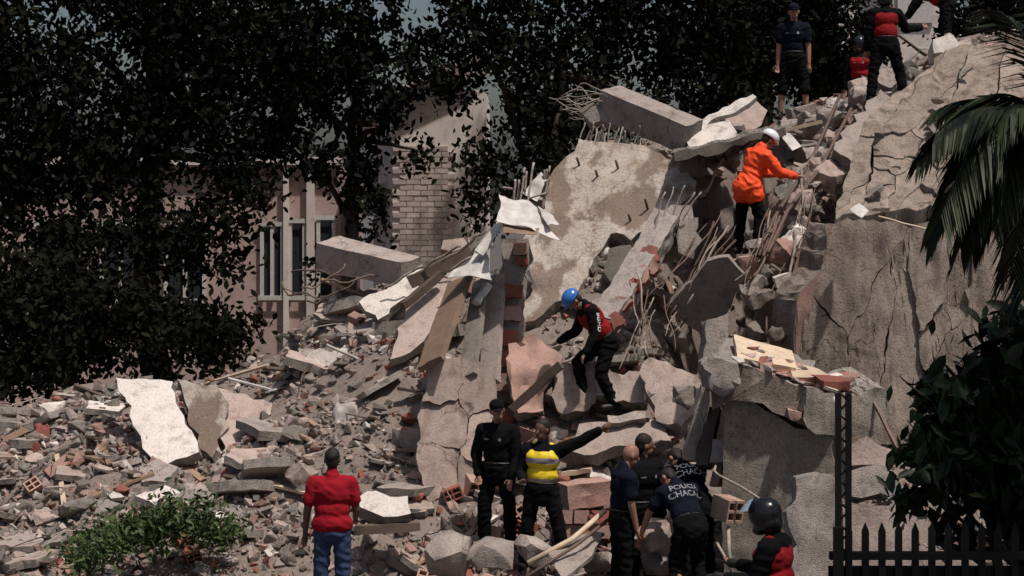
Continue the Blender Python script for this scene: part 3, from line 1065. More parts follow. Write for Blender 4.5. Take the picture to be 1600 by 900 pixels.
bar('clay_block_row', (880, 775, 21.0), (950, 765, 21.2), 0.3, 0.28, 'dusty lump of mortar-covered clay blocks right of the yellow vest', 'rubble', 87, ('brick_dusty', 'concrete_fracture'), amp=0.05)
for i in range(6):
    b = link('brick', BR[i % 4], None, None, P(890 + 22 * (i % 3), 830 - 22 * (i // 3), 20.9), (0.1, 0.15, 1.5 + 0.1 * i), (1, 1, 1))
    tag(b, ('left', 'middle', 'right')[i % 3] + ' clay block in the ' + ('lower', 'upper')[i // 3] + ' row of the broken stack beside the yellow vest', 'brick', 'clay blocks stacked beside the yellow vest')
bar('timber', (925, 735, 21.2), (880, 742, 21.3), 0.07, 0.05, 'orange-brown wood piece under the wide flat plate', 'timber', 88, ('wood_pale',))

# --- pale stub pillar and the corner block
slab('stub_pillar', [(1106, 500), (1138, 490), (1140, 545), (1132, 575), (1098, 575)], 21.3, 0.1, -0.1, 0.3, 'short pale concrete stub above the corner block', 'pillar', 90, ('concrete', 'concrete_fracture'), 0.012, amp=0.01)
corner = empty('corner_block', P(1215, 1000, 19.6), 'massive stucco wall corner with broken brick top beside the policemen', 'wall')
add_kid('wall_face', slab_mesh('wall_face', pl([(1134, 618), (1180, 630), (1240, 668), (1302, 676), (1306, 760), (1300, 1010), (1128, 1010), (1130, 800)], 19.54, -0.2, 0), 1.3, 0.11, 0.03, 0.03, 91, 0.02, ('stucco', 'concrete_fracture')), corner)
add_kid('cornice', slab_mesh('cornice', pl([(1112, 566), (1158, 570), (1258, 606), (1262, 668), (1228, 650), (1160, 618), (1112, 640)], 19.5, -0.15, 0), 1.2, 0.09, 0.02, 0.03, 92, 0.02, ('wall_concrete', 'concrete_fracture'), back=(0.25, 1, 0.16)), corner)
add_kid('cornice', slab_mesh('cornice', pl([(1258, 604), (1312, 618), (1384, 606), (1386, 650), (1360, 686), (1300, 680), (1262, 670)], 19.35, 0.1, 0), 1.0, 0.09, 0.05, 0.05, 93, 0.03, ('stucco', 'concrete_fracture'), back=(-0.2, 1, 0.13)), corner)
add_kid('broken_end', slab_mesh('broken_end', pl([(1100, 572), (1118, 560), (1154, 566), (1156, 600), (1128, 622), (1104, 610)], 19.4, 0, 0), 0.5, 0.08, 0.06, 0.06, 94, 0.06, ('granular', 'concrete_fracture')), corner)
add_kid('pilaster', slab_mesh('pilaster', pl([(1232, 640), (1254, 644), (1252, 652), (1246, 660), (1236, 656)], 19.3, 0, 0), 0.2, 0.06, 0.01, 0.02, 95, 0.0, ('brick_dusty',)), corner)
# rubble on its top
def ctop(x, back, up):
    if x < 1258:
        y = np.interp(x, [1112, 1158, 1258], [566, 570, 606])
        return P(x, y, 19.45) + Vector((0.25, 1, 0.16)) * back + Vector((0, 0, up))
    y = np.interp(x, [1258, 1312, 1384], [604, 618, 606])
    return P(x, y, 19.35) + Vector((-0.2, 1, 0.13)) * back + Vector((0, 0, up))


put('board', sheet_mesh('board', [ctop(1130, .9, .10), ctop(1225, .9, .10), ctop(1240, .35, .08), ctop(1150, .1, .05)], 14, 8, 0.01, 96, 0.05, 0.0, 'wood_pale'), 'pale board lying on the left of the corner block top', 'board')
put('board', sheet_mesh('board', [ctop(1228, .6, .07), ctop(1325, .8, .08), ctop(1330, .4, .08), ctop(1236, .05, .04)], 14, 8, 0.025, 97, 0.03, 0.01, 'wood_pale'), 'splintered pale board lying across the right of the corner block top', 'board')
bs = random.Random(98)
TOPS = [hull_mesh(980 + i, 12, (0.26, 0.17, bs.uniform(0.05, 0.13)), m_) for i, m_ in enumerate(['plaster_pink', 'brick_dusty', 'plaster_white', 'brick_red', 'concrete', 'brick_dusty', 'plaster_white'])]
for i in range(60):
    x = bs.uniform(1150, 1372)
    b = link('rubble_piece', TOPS[bs.randrange(len(TOPS))], None, corner, None, (bs.uniform(-.3, .3), bs.uniform(-.3, .3), bs.uniform(0, 6)), (bs.uniform(0.5, 1.1),) * 3)
    b.location = ctop(x, bs.uniform(0.05, 0.8), 0.03) - Vector(corner.location)
b = link('hollow', slab_mesh('brick_row', [ctop(1285, .35, .1), ctop(1335, .4, .1), ctop(1335, .1, .1), ctop(1290, .02, .1)], 0.1, 0.08, 0.02, 0.02, 99, 0.01, ('brick_red',)), None)
b.name = 'brick_row'
b.parent = corner
b.data.transform(Matrix.Translation(-Vector(corner.location)))
put('painted_drip', tube_mesh('painted_drip', [P(1303, 620, 19.1), P(1309, 640, 19.05), P(1311, 680, 19.05), P(1310, 730, 19.1)], 0.016, 6), 'white drip-like strip hanging at the corner of the stucco block', 'strip').data.materials.append(M['sheet_white'])
# dark leaning pieces left of the corner block
slab('leaning_plank', [(1096, 600), (1112, 590), (1106, 640), (1084, 720), (1066, 716)], 20.2, 0, 0, 0.1, 'pale edge-on plank leaning against the corner block', 'board', 101, ('concrete',), 0.01)
for i, (a, b, w, mt, lb) in enumerate((((1120, 640, 20.3), (1100, 730, 19.9), 0.12, 'wood_dark', 'dark torn post left of the corner block, nearest the leaning plank'), ((1138, 640, 20.2), (1120, 760, 20.0), 0.10, 'wood', 'brown torn post tight against the corner block'),
                                 ((1128, 690, 20.0), (1122, 725, 19.9), 0.16, 'granular', 'hanging crust of pale concrete above the policemen'))):
    bar('torn_post', a, b, w, w, lb, 'post', 102 + i, (mt,), amp=0.03)
b = link('hollow_brick', BR[0], None, None, P(1137, 795, 19.4), (0.1, 0.1, 0.5), (1.05, 1.0, 1.6))
tag(b, 'single red ribbed clay block between policemen and stucco wall', 'brick')
put('steel_rod', tube_mesh('steel_rod', [P(1118, 728, 19.6), P(1116, 736, 19.5), P(1122, 742, 19.4), P(1160, 762, 19.2), P(1196, 785, 19.0)], 0.014, 6), 'pale bent rod leaning from policemen towards the stucco wall', 'rod').data.materials.append(M['rebar_pale'])
put('pipe', tube_mesh('pipe', [P(1138, 822, 19.3), P(1139, 860, 19.2), P(1146, 905, 19.1)], 0.02, 8), 'upright pale pipe by the foot of the stucco wall', 'pipe').data.materials.append(M['rebar_pale'])
put('pipe', tube_mesh('pipe', [P(1120, 848, 19.3), P(1140, 884, 19.15)], 0.016, 8), 'short pale pipe slanting beside the upright one', 'pipe').data.materials.append(M['rebar_pale'])

# --- right-hand cracked mass
right = empty('collapsed_wall', P(1430, 620, 22.5), 'huge cracked grey wall mass leaning back on the right side', 'wall')
rr = random.Random(110)
low = [(1296, 352), (1345, 340), (1420, 352), (1500, 335), (1700, 318), (1760, 700), (1330, 700), (1236, 598), (1250, 500), (1284, 420)]
rr = random.Random(112)
seeds = [(rr.uniform(1250, 1740), rr.uniform(350, 690)) for _ in range(15)]
cracked_face(right, 'wall_piece', low, seeds, 22.2, -0.05, -0.12, 0.7, ('wall_concrete', 'concrete_fracture'), 111, gap=1.15, push=0.03, amp=0.05, stretch=(1.0, 2.6), shear=-0.15, tilt=0.06)
up = [(1302, 344), (1318, 290), (1352, 190), (1395, 150), (1478, 78), (1720, 40), (1760, 296), (1500, 314), (1440, 326), (1400, 330), (1350, 334)]
rr = random.Random(118)
seeds = []
while len(seeds) < 19:
    q = (rr.uniform(1310, 1500), rr.uniform(120, 345))
    if q[1] > 344 - (q[0] - 1300) * 2.2:
        seeds.append(q)
seeds += [(1520, 150), (1540, 260), (1600, 110), (1620, 220), (1640, 310), (1710, 150), (1560, 310)]
cracked_face(right, 'wall_piece', up, seeds, 24.4, -0.05, -1.55, 0.5, ('wall_concrete', 'concrete_fracture'), 150, gap=1.2, push=0.09, amp=0.11, stretch=(1.0, 1.4), shear=-0.5, tilt=0.22)
sf = random.Random(119)
for i in range(16):      # spalled flakes lying on the inclined face
    x, y = sf.uniform(1325, 1560), sf.uniform(110, 330)
    if y < 344 - (x - 1300) * 1.9:
        continue
    b = link('spalled_flake', (FL + CH)[sf.randrange(len(FL) + len(CH))], None, right, None, (0.7 + sf.uniform(-.3, .3), sf.uniform(-.3, .3), sf.uniform(0, 6)), (sf.uniform(0.12, 0.36),) * 3)
    b.location = P(x, y, 24.36 - 1.55 * (y - 234) / 100 - 0.05) - Vector(right.location)

slab('wall_lip', [(1244, 470), (1284, 420), (1300, 350), (1322, 352), (1310, 450), (1280, 590), (1240, 596)], 22.3, 0.4, 0, 0.5, 'reddish-stained broken edge of the cracked wall mass', 'rubble', 190, ('brick_dusty', 'wall_concrete'), 0.04, amp=0.05)
sheet('foil_scrap', [(1326, 326, 21.9), (1342, 318, 22.0), (1357, 330, 21.8), (1345, 340, 21.6)], 'small pale blue-grey scrap on the ledge of the cracked wall', 'scrap', 191, 0.02, 0.0, 'sheet_white', nu=5, nv=4)
put('stick', tube_mesh('stick', bent(P(1372, 338, 21.7), P(1448, 358, 21.6), 5, 0, 0.03), 0.012, 6), 'thin pale stick lying along the wall ledge', 'stick').data.materials.append(M['wood_pale'])
slab('concrete_slab', [(1348, 262), (1302, 235), (1335, 180), (1375, 140), (1392, 152), (1352, 200)], 26.5, 0.1, -1.3, 0.3, 'long grey slab edge running up towards the red-vested man', 'slab', 192, ('concrete', 'concrete_fracture'), 0.05, amp=0.05)
sheet('blue_board', [(1446, 122, 27.5), (1500, 80, 28), (1520, 105, 27.4), (1462, 136, 26.9)], 'pale blue broken panel at the top of the cracked wall', 'panel', 193, 0.03, 0.0, 'sheet_blue', thick=0.03)
slab('cream_block', [(1457, 62), (1484, 52), (1500, 70), (1486, 84), (1458, 84)], 28.6, 0, -0.5, 0.3, 'cream coloured block on the ridge, top right', 'block', 194, ('plaster_white',), 0.015)

# --- rocks in the chute between orange jacket and cracked wall
rk = random.Random(200)
rocks = [(1262, 260, 40, 'plaster_pink', 'flat pinkish stone by the orange-jacketed worker\'s hand'), (1296, 275, 36, 'plaster_pink', 'kite-shaped pale stone right of the flat pinkish one'), (1240, 325, 34, 'dust', 'brown square-ish rock below the pinkish stone'),
         (1268, 330, 26, 'concrete_fracture', 'tall grey rock wedged in the middle of the chute'), (1248, 370, 36, 'plaster_white', 'pale yellowish chunk low in the chute'), (1225, 395, 40, 'brick_dusty', 'crumbly reddish heap of rock in the chute'),
         (1322, 215, 34, 'concrete', 'grey angular rock beneath the long slab edge'), (1290, 215, 26, 'plaster_pink', 'small pinkish rock above the chute'), (1345, 150, 28, 'concrete', 'grey rock on the ridge below the red-vested man'),
         (1310, 185, 30, 'brick_dusty', 'reddish rock on the ridge under the helmeted man'), (1205, 430, 30, 'concrete_dark', 'dark rock at the bottom of the chute'), (1180, 385, 30, 'concrete', 'pale rock behind the hanging cables'),
         (1165, 420, 34, 'brick_dusty', 'reddish rock beside the smooth grey-brown panel'), (1190, 470, 34, 'dust', 'brown rock above the corner block'), (1225, 480, 30, 'brick_dusty', 'reddish rock against the cracked wall edge'),
         (1180, 520, 28, 'concrete_dark', 'dark lump in the hollow above the corner block'), (1215, 525, 26, 'dust', 'brown lump deep in the hollow above the corner block')]
for i, (x, y, s, mt, lb) in enumerate(rocks):
    d = np.interp(y, [150, 260, 400, 530], [28.5, 26.2, 23.9, 22.2])
    k = s / FPX * d * 1.35
    me = hull_mesh(600 + i, 18, (k, k * 0.8, k * rk.uniform(0.6, 0.95)), mt, 0.045)
    o = link('rock', me, None, None, P(x, y, d), (rk.uniform(-.5, .5), rk.uniform(-.5, .5), rk.uniform(0, 6)))
    tag(o, lb, 'rock', 'rocks in the chute')
bl = empty('brick_chunk', P(1234, 465, 23.0), 'bright red brick chunk crusted with pale mortar, hanging in the chute', 'brick')
add_kid('brick', slab_mesh('brick', pl([(1216, 450), (1250, 440), (1256, 462), (1240, 464), (1222, 462)], 23.0, 0, 0), 0.16, 0.06, 0.01, 0.015, 210, 0.0, ('brick_red',)), bl)
add_kid('mortar', slab_mesh('mortar', pl([(1210, 434), (1236, 426), (1260, 440), (1262, 456), (1246, 440), (1214, 450)], 23.05, 0, 0), 0.2, 0.06, 0.02, 0.02, 211, 0.01, ('plaster_white',)), bl)

# --- hanging cables and bars in the gully
rr = random.Random(220)
cab = []
for i in range(18):
    x0 = rr.uniform(1185, 1275)
    y0 = 345 - (x0 - 1185) * 1.0 + rr.uniform(-30, 45)
    x1 = x0 - rr.uniform(0, 80)
    y1 = rr.uniform(390, 560)
    d0 = np.interp(y0, [200, 330], [26.6, 24.6])
    cab.append(((x0, y0, d0), (x1, y1, 23.2 + rr.uniform(-.5, .5)), rr.choice([0.006, 0.008, 0.012, 0.02])))
for i in range(12):
    a = (rr.uniform(1100, 1170), rr.uniform(330, 390), rr.uniform(24.2, 25))
    cab.append((a, (a[0] - rr.uniform(60, 110), a[1] + rr.uniform(90, 150), 23.6 + rr.uniform(-.3, .3)), rr.choice([0.008, 0.011, 0.018])))
for i in range(7):
    a = (rr.uniform(990, 1040), rr.uniform(440, 490), rr.uniform(22.9, 23.4))
    cab.append((a, (a[0] + rr.uniform(-60, 50), a[1] + rr.uniform(70, 120), 22.6 + rr.uniform(-.3, .3)), rr.choice([0.006, 0.008])))
for i, (a, b, r_) in enumerate(cab):
    me = tube_mesh('cable', bent(P(*a), P(*b), 700 + i, rr.uniform(-0.06, 0.06), 0.06), r_, 5)
    me.materials.append(M['rebar' if i % 4 else 'rebar_pale'])
    if i < 18:
        put('hanging_cable', me, 'thin rusty cable hanging down the chute below the orange jacket', 'cable', 'cables hanging in the chute')
    elif i < 30:
        put('steel_bar', me, 'dark bar slanting through the gully above the smooth panel', 'bar', 'bars slanting through the gully')
    else:
        put('hanging_cable', me, 'loose wire hanging right of the blue-helmeted worker', 'cable', 'wires right of the blue helmet')
lg = [((1312, 150, 27.6), (1268, 250, 26.2), (1210, 340, 24.6), (1185, 400, 23.8)), ((1330, 170, 27.4), (1282, 262, 26.0), (1230, 330, 24.6), (1200, 395, 23.6))]
for i, pts in enumerate(lg):
    w = [P(*p) for p in pts]
    q = []
    for k in range(3):
        q += [w[k].lerp(w[k + 1], t / 5) for t in range(5)]
    put('ridge_cable', tube_mesh('ridge_cable', q + [w[3]], 0.028, 6), ('thick' if i == 0 else 'second thick') + ' cable running from the ridge down past the orange jacket', 'cable').data.materials.append(M['rebar'])
put('broken_branch', tube_mesh('broken_branch', [P(1131, 248, 26.2), P(1118, 265, 26.1), P(1112, 285, 26.0), P(1104, 300, 25.9)], 0.018, 6), 'forked white stick left of the orange jacket', 'stick').data.materials.append(M['sheet_white'])
put('broken_branch', tube_mesh('broken_branch', [P(1190, 214, 26.5), P(1172, 225, 26.3), P(1150, 250, 26.1)], 0.022, 6), 'pale curved strip behind the orange-jacketed shoulder', 'strip').data.materials.append(M['sheet_white'])
bar('conduit', (1190, 208, 27.2), (1290, 180, 27.6), 0.04, 0.04, 'upper pale conduit on the ridge right of the white helmet', 'pipe', 230, ('rebar_pale',), cell=0.3, amp=0.002, edge=0.002)
bar('conduit', (1222, 205, 27.0), (1284, 190, 27.2), 0.05, 0.05, 'lower wooden conduit on the ridge right of the white helmet', 'pipe', 231, ('wood_pale',), cell=0.3, amp=0.002, edge=0.002)
bar('pipe_stub', (1232, 180, 28.2), (1270, 170, 28.4), 0.16, 0.16, 'short pale pipe stub at the feet of the capped guard', 'pipe', 232, ('concrete',), cell=0.1)
sheet('paper_scrap', [(1216, 205, 26.0), (1235, 208, 26.1), (1252, 228, 25.9), (1238, 236, 25.8)], 'cream paper scrap just right of the white helmet', 'scrap', 233, 0.02, 0.0, 'sheet_white', nu=5, nv=4)

# --- lower right, behind the fence
slab('granular_slab', [(1246, 745), (1272, 738), (1300, 742), (1312, 790), (1308, 960), (1236, 960), (1228, 800)], 18.0, 0, -0.1, 0.35, 'pale granular slab standing right of the crash-helmeted person', 'slab', 240, ('granular', 'concrete_fracture'), 0.04, amp=0.05)
slab('orange_slab', [(1322, 700), (1355, 682), (1392, 704), (1388, 728), (1328, 730)], 18.6, 0, -0.2, 0.3, 'broken chunk with orange plaster face behind the iron posts', 'rubble', 241, ('plaster_pink', 'granular'), 0.04, amp=0.04)
slab('grey_chunk', [(1322, 738), (1390, 728), (1404, 760), (1392, 776), (1326, 774)], 18.3, 0, -0.2, 0.3, 'grey rough chunk under the orange plaster one', 'rubble', 242, ('granular', 'concrete_fracture'), 0.04, amp=0.05)
slab('pink_slab', [(1318, 788), (1390, 790), (1420, 772), (1434, 800), (1425, 960), (1310, 960)], 18.2, 0, -0.1, 0.3, 'pale pink slab behind the fence pickets', 'slab', 243, ('plaster_pink', 'concrete_fracture'), 0.02)
bar('fallen_rods', (1352, 600, 19.6), (1402, 700, 18.9), 0.03, 0.03, 'thin bar slanting right of the corner block', 'bar', 244, ('rebar',), cell=0.3)

# --- front left: what the street side shows
slab('fallen_slab', [(182, 590), (268, 594), (282, 640), (312, 704), (246, 730), (220, 690)], 23.6, -0.1, -0.7, 0.18, 'tall cream panel leaning on the far left flank', 'panel', 250, ('plaster_white', 'concrete_fracture'), 0.03)
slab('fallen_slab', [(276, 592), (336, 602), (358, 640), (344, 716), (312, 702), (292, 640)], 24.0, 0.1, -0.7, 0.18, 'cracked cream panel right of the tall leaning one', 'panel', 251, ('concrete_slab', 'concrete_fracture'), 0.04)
slab('fallen_slab', [(340, 604), (424, 630), (432, 730), (352, 716)], 24.0, 0.1, -0.8, 0.18, 'broad pinkish-cream panel lowest of the three on the left flank', 'panel', 252, ('plaster_pink', 'concrete_fracture'), 0.03)
slab('roof_block', [(476, 560), (500, 544), (590, 538), (606, 560), (600, 582), (480, 588)], 24.8, 0, -0.2, 0.5, 'long pale roof block on the mound behind the red polo shirt', 'block', 253, ('plaster_white', 'concrete_fracture'), 0.03)
slab('white_tile', [(210, 776), (258, 760), (285, 768), (238, 786)], 21.2, 0, -2.2, 0.06, 'flat white tile lying before the cream panels', 'tile', 254, ('plaster_white',), 0.01)
slab('round_slab', [(556, 778), (575, 770), (636, 774), (640, 800), (600, 808), (562, 792)], 20.6, 0, -0.8, 0.2, 'thick whitish slab right of the red polo shirt', 'slab', 255, ('plaster_white', 'concrete_fracture'), 0.03)
bar('timber', (555, 828, 20.4), (655, 822, 20.6), 0.12, 0.1, 'dark timber on the ground right of the red polo shirt', 'timber', 256, ('wood_dark',))
bar('post', (590, 575, 24.6), (602, 518, 24.6), 0.06, 0.06, 'broken dark post standing on the long roof block', 'post', 257, ('wood_dark',))
# --- front centre poles and chunks
put('pole', tube_mesh('pole', [P(825, 880, 19.4), P(895, 842, 19.6), P(945, 798, 19.9)], 0.03, 8), 'long pale pole lying on the ground beside the bald man', 'pole').data.materials.append(M['wood_pale'])
put('pole', tube_mesh('pole', [P(822, 902, 19.0), P(900, 852, 19.4), P(950, 812, 19.8)], 0.02, 8), 'thinner dark pole beside the long pale one', 'pole').data.materials.append(M['rebar'])
slab('flat_sheet', [(858, 862), (890, 838), (945, 830), (920, 870), (880, 905)], 19.5, 0, -1.5, 0.05, 'grey flat sheet lying under the poles', 'sheet', 260, ('concrete',), 0.01)
for i, (x, y, s, lb) in enumerate(((765, 862, 60, 'rounded grey block low in front of the capped policeman'), (905, 870, 44, 'grey lump left of the bald man\'s legs'), (940, 880, 44, 'pale-topped lump nearest the bald man\'s legs'), (1018, 838, 50, 'pinkish curved slab between the bald man and the bending policemen'),
                                   (1030, 880, 40, 'grey lump by the bending policemen\'s feet'), (835, 860, 50, 'flat grey block between the policemen at left'), (700, 870, 70, 'big dark block at the foot of the beige slab'))):
    k = s / FPX * 19.8 * 1.3
    me = hull_mesh(800 + i, 40, (k, k * 0.8, k * 0.6), ('plaster_pink' if i in (3,) else 'concrete'), 0.025)
    o = link('concrete_lump', me, None, None, P(x, y, 19.8 + 0.2 * (i % 3)), (0.2, 0.1 * i, i * 1.3))
    tag(o, lb, 'rubble', 'lumps along the front')
# ================================================================ PEOPLE
def basis(t, fwd):
    t = t.normalized()
    r = fwd.cross(t)
    if r.length < 1e-4:
        r = Vector((1, 0, 0))
    r.normalize()
    f = t.cross(r).normalized()
    return r, f, t


class Soup:
    """closed primitives that get merged into one continuous surface"""

    def __init__(self):
        self.v, self.f = [], []

    def grid(self, rings, seg):
        o = len(self.v)
        for r_ in rings:
            self.v += r_
        n = len(rings)
        for i in range(n - 1):
            for k in range(seg):
                k2 = (k + 1) % seg
                self.f.append((o + i * seg + k, o + i * seg + k2, o + (i + 1) * seg + k2, o + (i + 1) * seg + k))
        self.f.append(tuple(o + k for k in range(seg - 1, -1, -1)))
        self.f.append(tuple(o + (n - 1) * seg + k for k in range(seg)))

    def ell(self, c, rx, ry, rz, R_=None, seg=16, n=11):
        r_, f_, u_ = R_ if R_ else (Vector((1, 0, 0)), Vector((0, 1, 0)), Vector((0, 0, 1)))
        rings = []
        for i in range(n):
            a = -math.pi / 2 + math.pi * (i + 0.25) / (n - 0.5)
            z, w = math.sin(a), math.cos(a)
            rings.append([c + r_ * (rx * w * math.cos(b)) + f_ * (ry * w * math.sin(b)) + u_ * (rz * z) for b in (2 * math.pi * k / seg for k in range(seg))])
        self.grid(rings, seg)

    def cap(self, a, b, r1, r2, seg=12, flat=1.0):
        t = b - a
        L_ = t.length
        if L_ < 1e-5:
            return
        t.normalize()
        x = t.cross(Vector((0.02, 1, 0.03)))
        if x.length < 0.05:
            x = t.cross(Vector((1, 0, 0)))
        x.normalize()
        y = t.cross(x)
        rings = []
        for i in range(5):
            w = -math.pi / 2 + (math.pi / 2) * (i + 0.35) / 4.35
            rings.append((a + t * (r1 * math.sin(w)), r1 * math.cos(w)))
        for i in range(5):
            w = (math.pi / 2) * i / 4.35
            rings.append((b + t * (r2 * math.sin(w)), r2 * math.cos(w)))
        self.grid([[c + x * (r_ * math.cos(q)) + y * (r_ * flat * math.sin(q)) for q in (2 * math.pi * k / seg for k in range(seg))] for c, r_ in rings], seg)

    def mesh(self, name, voxel, smooth=4, fold=0.0, seed=0, foldf=9.0):
        me = mesh_from(name, self.v, self.f)
        o = bpy.data.objects.new('tmp', me)
        COL.objects.link(o)
        m = o.modifiers.new('r', 'REMESH')
        m.mode = 'VOXEL'
        m.voxel_size = voxel
        m.use_smooth_shade = True
        s = o.modifiers.new('s', 'SMOOTH')
        s.factor = 0.5
        s.iterations = smooth
        dg = bpy.context.evaluated_depsgraph_get()
        out = bpy.data.meshes.new_from_object(o.evaluated_get(dg))
        bpy.data.objects.remove(o)
        bpy.data.meshes.remove(me)
        out.name = name
        if fold > 0:
            co = np.zeros(len(out.vertices) * 3)
            no = np.zeros(len(out.vertices) * 3)
            out.vertices.foreach_get('co', co)
            out.vertices.foreach_get('normal', no)
            co = co.reshape(-1, 3)
            no = no.reshape(-1, 3)
            for i in range(len(co)):
                p = Vector(co[i])
                q = Vector((p.x * foldf * 0.7 + seed, p.y * foldf * 0.7, p.z * foldf * 1.25 + p.x * 4))
                h = 1 - 2 * abs(noise.noise(q)) + 0.5 * noise.noise(q * 2.1)
                co[i] += no[i] * max(-0.15, (h - 0.25)) * fold
            out.vertices.foreach_set('co', co.ravel())
        out.polygons.foreach_set('use_smooth', [True] * len(out.polygons))
        out.update()
        return out


def V3(a):
    return Vector(a)


def person(label, base, yaw, H=1.75, bend=0, lean=0, head=(0, 0), legs=None, arms=None, top='cloth_navy', bottom='cloth_black', sleeve='short', skin='skin',
           hair=True, bald=False, headwear=None, vest=None, vest_mats=None, shorts=False, gloves=False, texts=(), build=1.0, badges=False, belt=True, seed=0, jacket=False, untucked=False):
    s = H / 1.75
    root = empty('person', base, label, 'person', None, rad(yaw))
    legs = legs or [((0.04, 0, -1), (0.02, -0.03, -1)), ((-0.04, 0, -1), (-0.02, -0.03, -1))]
    arms = arms or [((0.15, 0, -1), (0.05, 0.15, -1)), ((-0.15, 0, -1), (-0.05, 0.15, -1))]
    Lt, Ls = 0.43 * s, 0.42 * s
    hipz = 0
    J = {}
    for i, sx in enumerate((1, -1)):
        th, sh = V3(legs[i][0]).normalized() * Lt, V3(legs[i][1]).normalized() * Ls
        hp = V3((0.095 * s * sx, 0, 0))
        J['hip', i], J['knee', i], J['ankle', i] = hp, hp + th, hp + th + sh
    low = min(J['ankle', i].z for i in (0, 1))
    P0 = V3((0, 0, -low + 0.085 * s))
    for k in list(J):
        J[k] = J[k] + P0
    b, l = rad(bend), rad(lean)
    t = V3((math.sin(l), math.sin(b) * math.cos(l), math.cos(b) * math.cos(l)))
    TB = basis(t, V3((0, 1, 0)))
    right, fwd = TB[0], TB[1]
    chest = P0 + t * 0.33 * s + fwd * 0.01
    neck = P0 + t * 0.53 * s
    hp_, hy_ = rad(head[0]), rad(head[1])
    ht = (t * 0.6 + V3((0, math.sin(b + hp_), math.cos(b + hp_))) * 0.8).normalized()
    hf = Quaternion(ht, hy_) @ (V3((0, 1, 0)))
    hf = (hf - ht * hf.dot(ht)).normalized()
    hd = neck + ht * 0.155 * s + hf * 0.025
    HB = (hf.cross(ht).normalized(), hf, ht)
    # ---- continuous body
    S = Soup()

    def torso(S, g, pelvis=True):
        w = build
        if pelvis:
            S.ell(P0 + t * 0.02, 0.160 * s * w + g, 0.115 * s * w + g, 0.13 * s + g, TB)
        S.ell(P0 + t * 0.17 * s, 0.142 * s * w + g, 0.105 * s * w + g, 0.15 * s + g, TB)
        S.ell(chest + t * 0.02, 0.168 * s * w + g, 0.118 * s * w + g, 0.17 * s + g, TB)
        S.cap(P0 + t * 0.43 * s + right * 0.12 * s, P0 + t * 0.43 * s - right * 0.12 * s, 0.078 * s + g, 0.078 * s + g)
        S.cap(P0 + t * 0.44 * s - fwd * 0.02, neck + t * 0.02, 0.085 * s + g, 0.055 * s + g * 0.5)
    torso(S, 0)
    S.cap(neck - t * 0.03, hd - ht * 0.06 * s, 0.058 * s, 0.052 * s)
    S.ell(hd + ht * 0.02 * s, 0.074 * s, 0.094 * s, 0.103 * s, HB)
    S.ell(hd - ht * 0.055 * s + hf * 0.028 * s, 0.056 * s, 0.058 * s, 0.065 * s, HB)
    S.cap(hd + hf * 0.088 * s + ht * 0.015 * s, hd + hf * 0.108 * s - ht * 0.025 * s, 0.010 * s, 0.017 * s, 8)
    S.cap(hd + hf * 0.078 * s - ht * 0.06 * s + HB[0] * 0.018, hd + hf * 0.078 * s - ht * 0.06 * s - HB[0] * 0.018, 0.014 * s, 0.014 * s, 8)
    for sx in (1, -1):
        S.ell(hd + HB[0] * (0.078 * s * sx) - ht * 0.005, 0.012 * s, 0.022 * s, 0.033 * s, HB, 8, 7)
    for i, sx in enumerate((1, -1)):
        sh = P0 + t * 0.445 * s + right * (0.175 * s * sx * (0.5 + 0.5 * build))
        u = V3(arms[i][0]).normalized()
        f = V3(arms[i][1]).normalized()
        el = sh + u * 0.285 * s
        wr = el + f * 0.255 * s
        J['sh', i], J['el', i], J['wr', i] = sh, el, wr
        S.cap(sh, el, 0.058 * s, 0.043 * s)
        S.cap(el, wr, 0.043 * s, 0.029 * s)
        # hand: palm, four fingers, thumb
        side = f.cross(V3((0, 1, 0)) if abs(f.y) < 0.9 else V3((0, 0, 1))).normalized()
        pn = side.cross(f).normalized()
        S.cap(wr, wr + f * 0.075 * s, 0.026 * s, 0.030 * s, 10, 0.75)
        for q in range(4):
            o_ = (q - 1.5) * 0.0195 * s
            L_ = (0.072, 0.08, 0.076, 0.06)[q] * s
            a_ = wr + f * 0.078 * s + side * o_
            m_ = a_ + (f * 0.9 + pn * 0.25 * sx).normalized() * L_ * 0.55
            S.cap(a_, m_, 0.0098 * s, 0.009 * s, 8)
            S.cap(m_, m_ + (f * 0.6 + pn * 0.7 * sx).normalized() * L_ * 0.5, 0.009 * s, 0.0078 * s, 8)
        a_ = wr + f * 0.025 * s + side * 0.026 * s
        m_ = a_ + (f * 0.7 + side * 0.7).normalized() * 0.045 * s
        S.cap(a_, m_, 0.012 * s, 0.0105 * s, 8)
        S.cap(m_, m_ + (f * 0.95 + side * 0.1).normalized() * 0.035 * s, 0.0105 * s, 0.008 * s, 8)
        S.cap(J['hip', i], J['knee', i], 0.088 * s, 0.057 * s)
        S.cap(J['knee', i], J['ankle', i], 0.056 * s, 0.036 * s)
        kn = (J['knee', i] - J['ankle', i]).normalized()
        S.ell(J['ankle', i] + kn * 0.25 * s - V3((0, 0.015 * s, 0)), 0.05 * s, 0.055 * s, 0.10 * s)
        toe = J['ankle', i] + V3((0.03 * sx, 0.15 * s, -0.045 * s))
        S.cap(J['ankle', i] + V3((0, -0.02, -0.03)), toe, 0.042 * s, 0.034 * s)
    body = S.mesh('body', 0.0105, 3)
    link('body', body, skin, root)

    def kidm(nm, soup, vox, mat, fold=0.0, smooth=4, par=None):
        me = soup.mesh(nm, vox, smooth, fold, seed)
        return link(nm, me, mat, par or root)
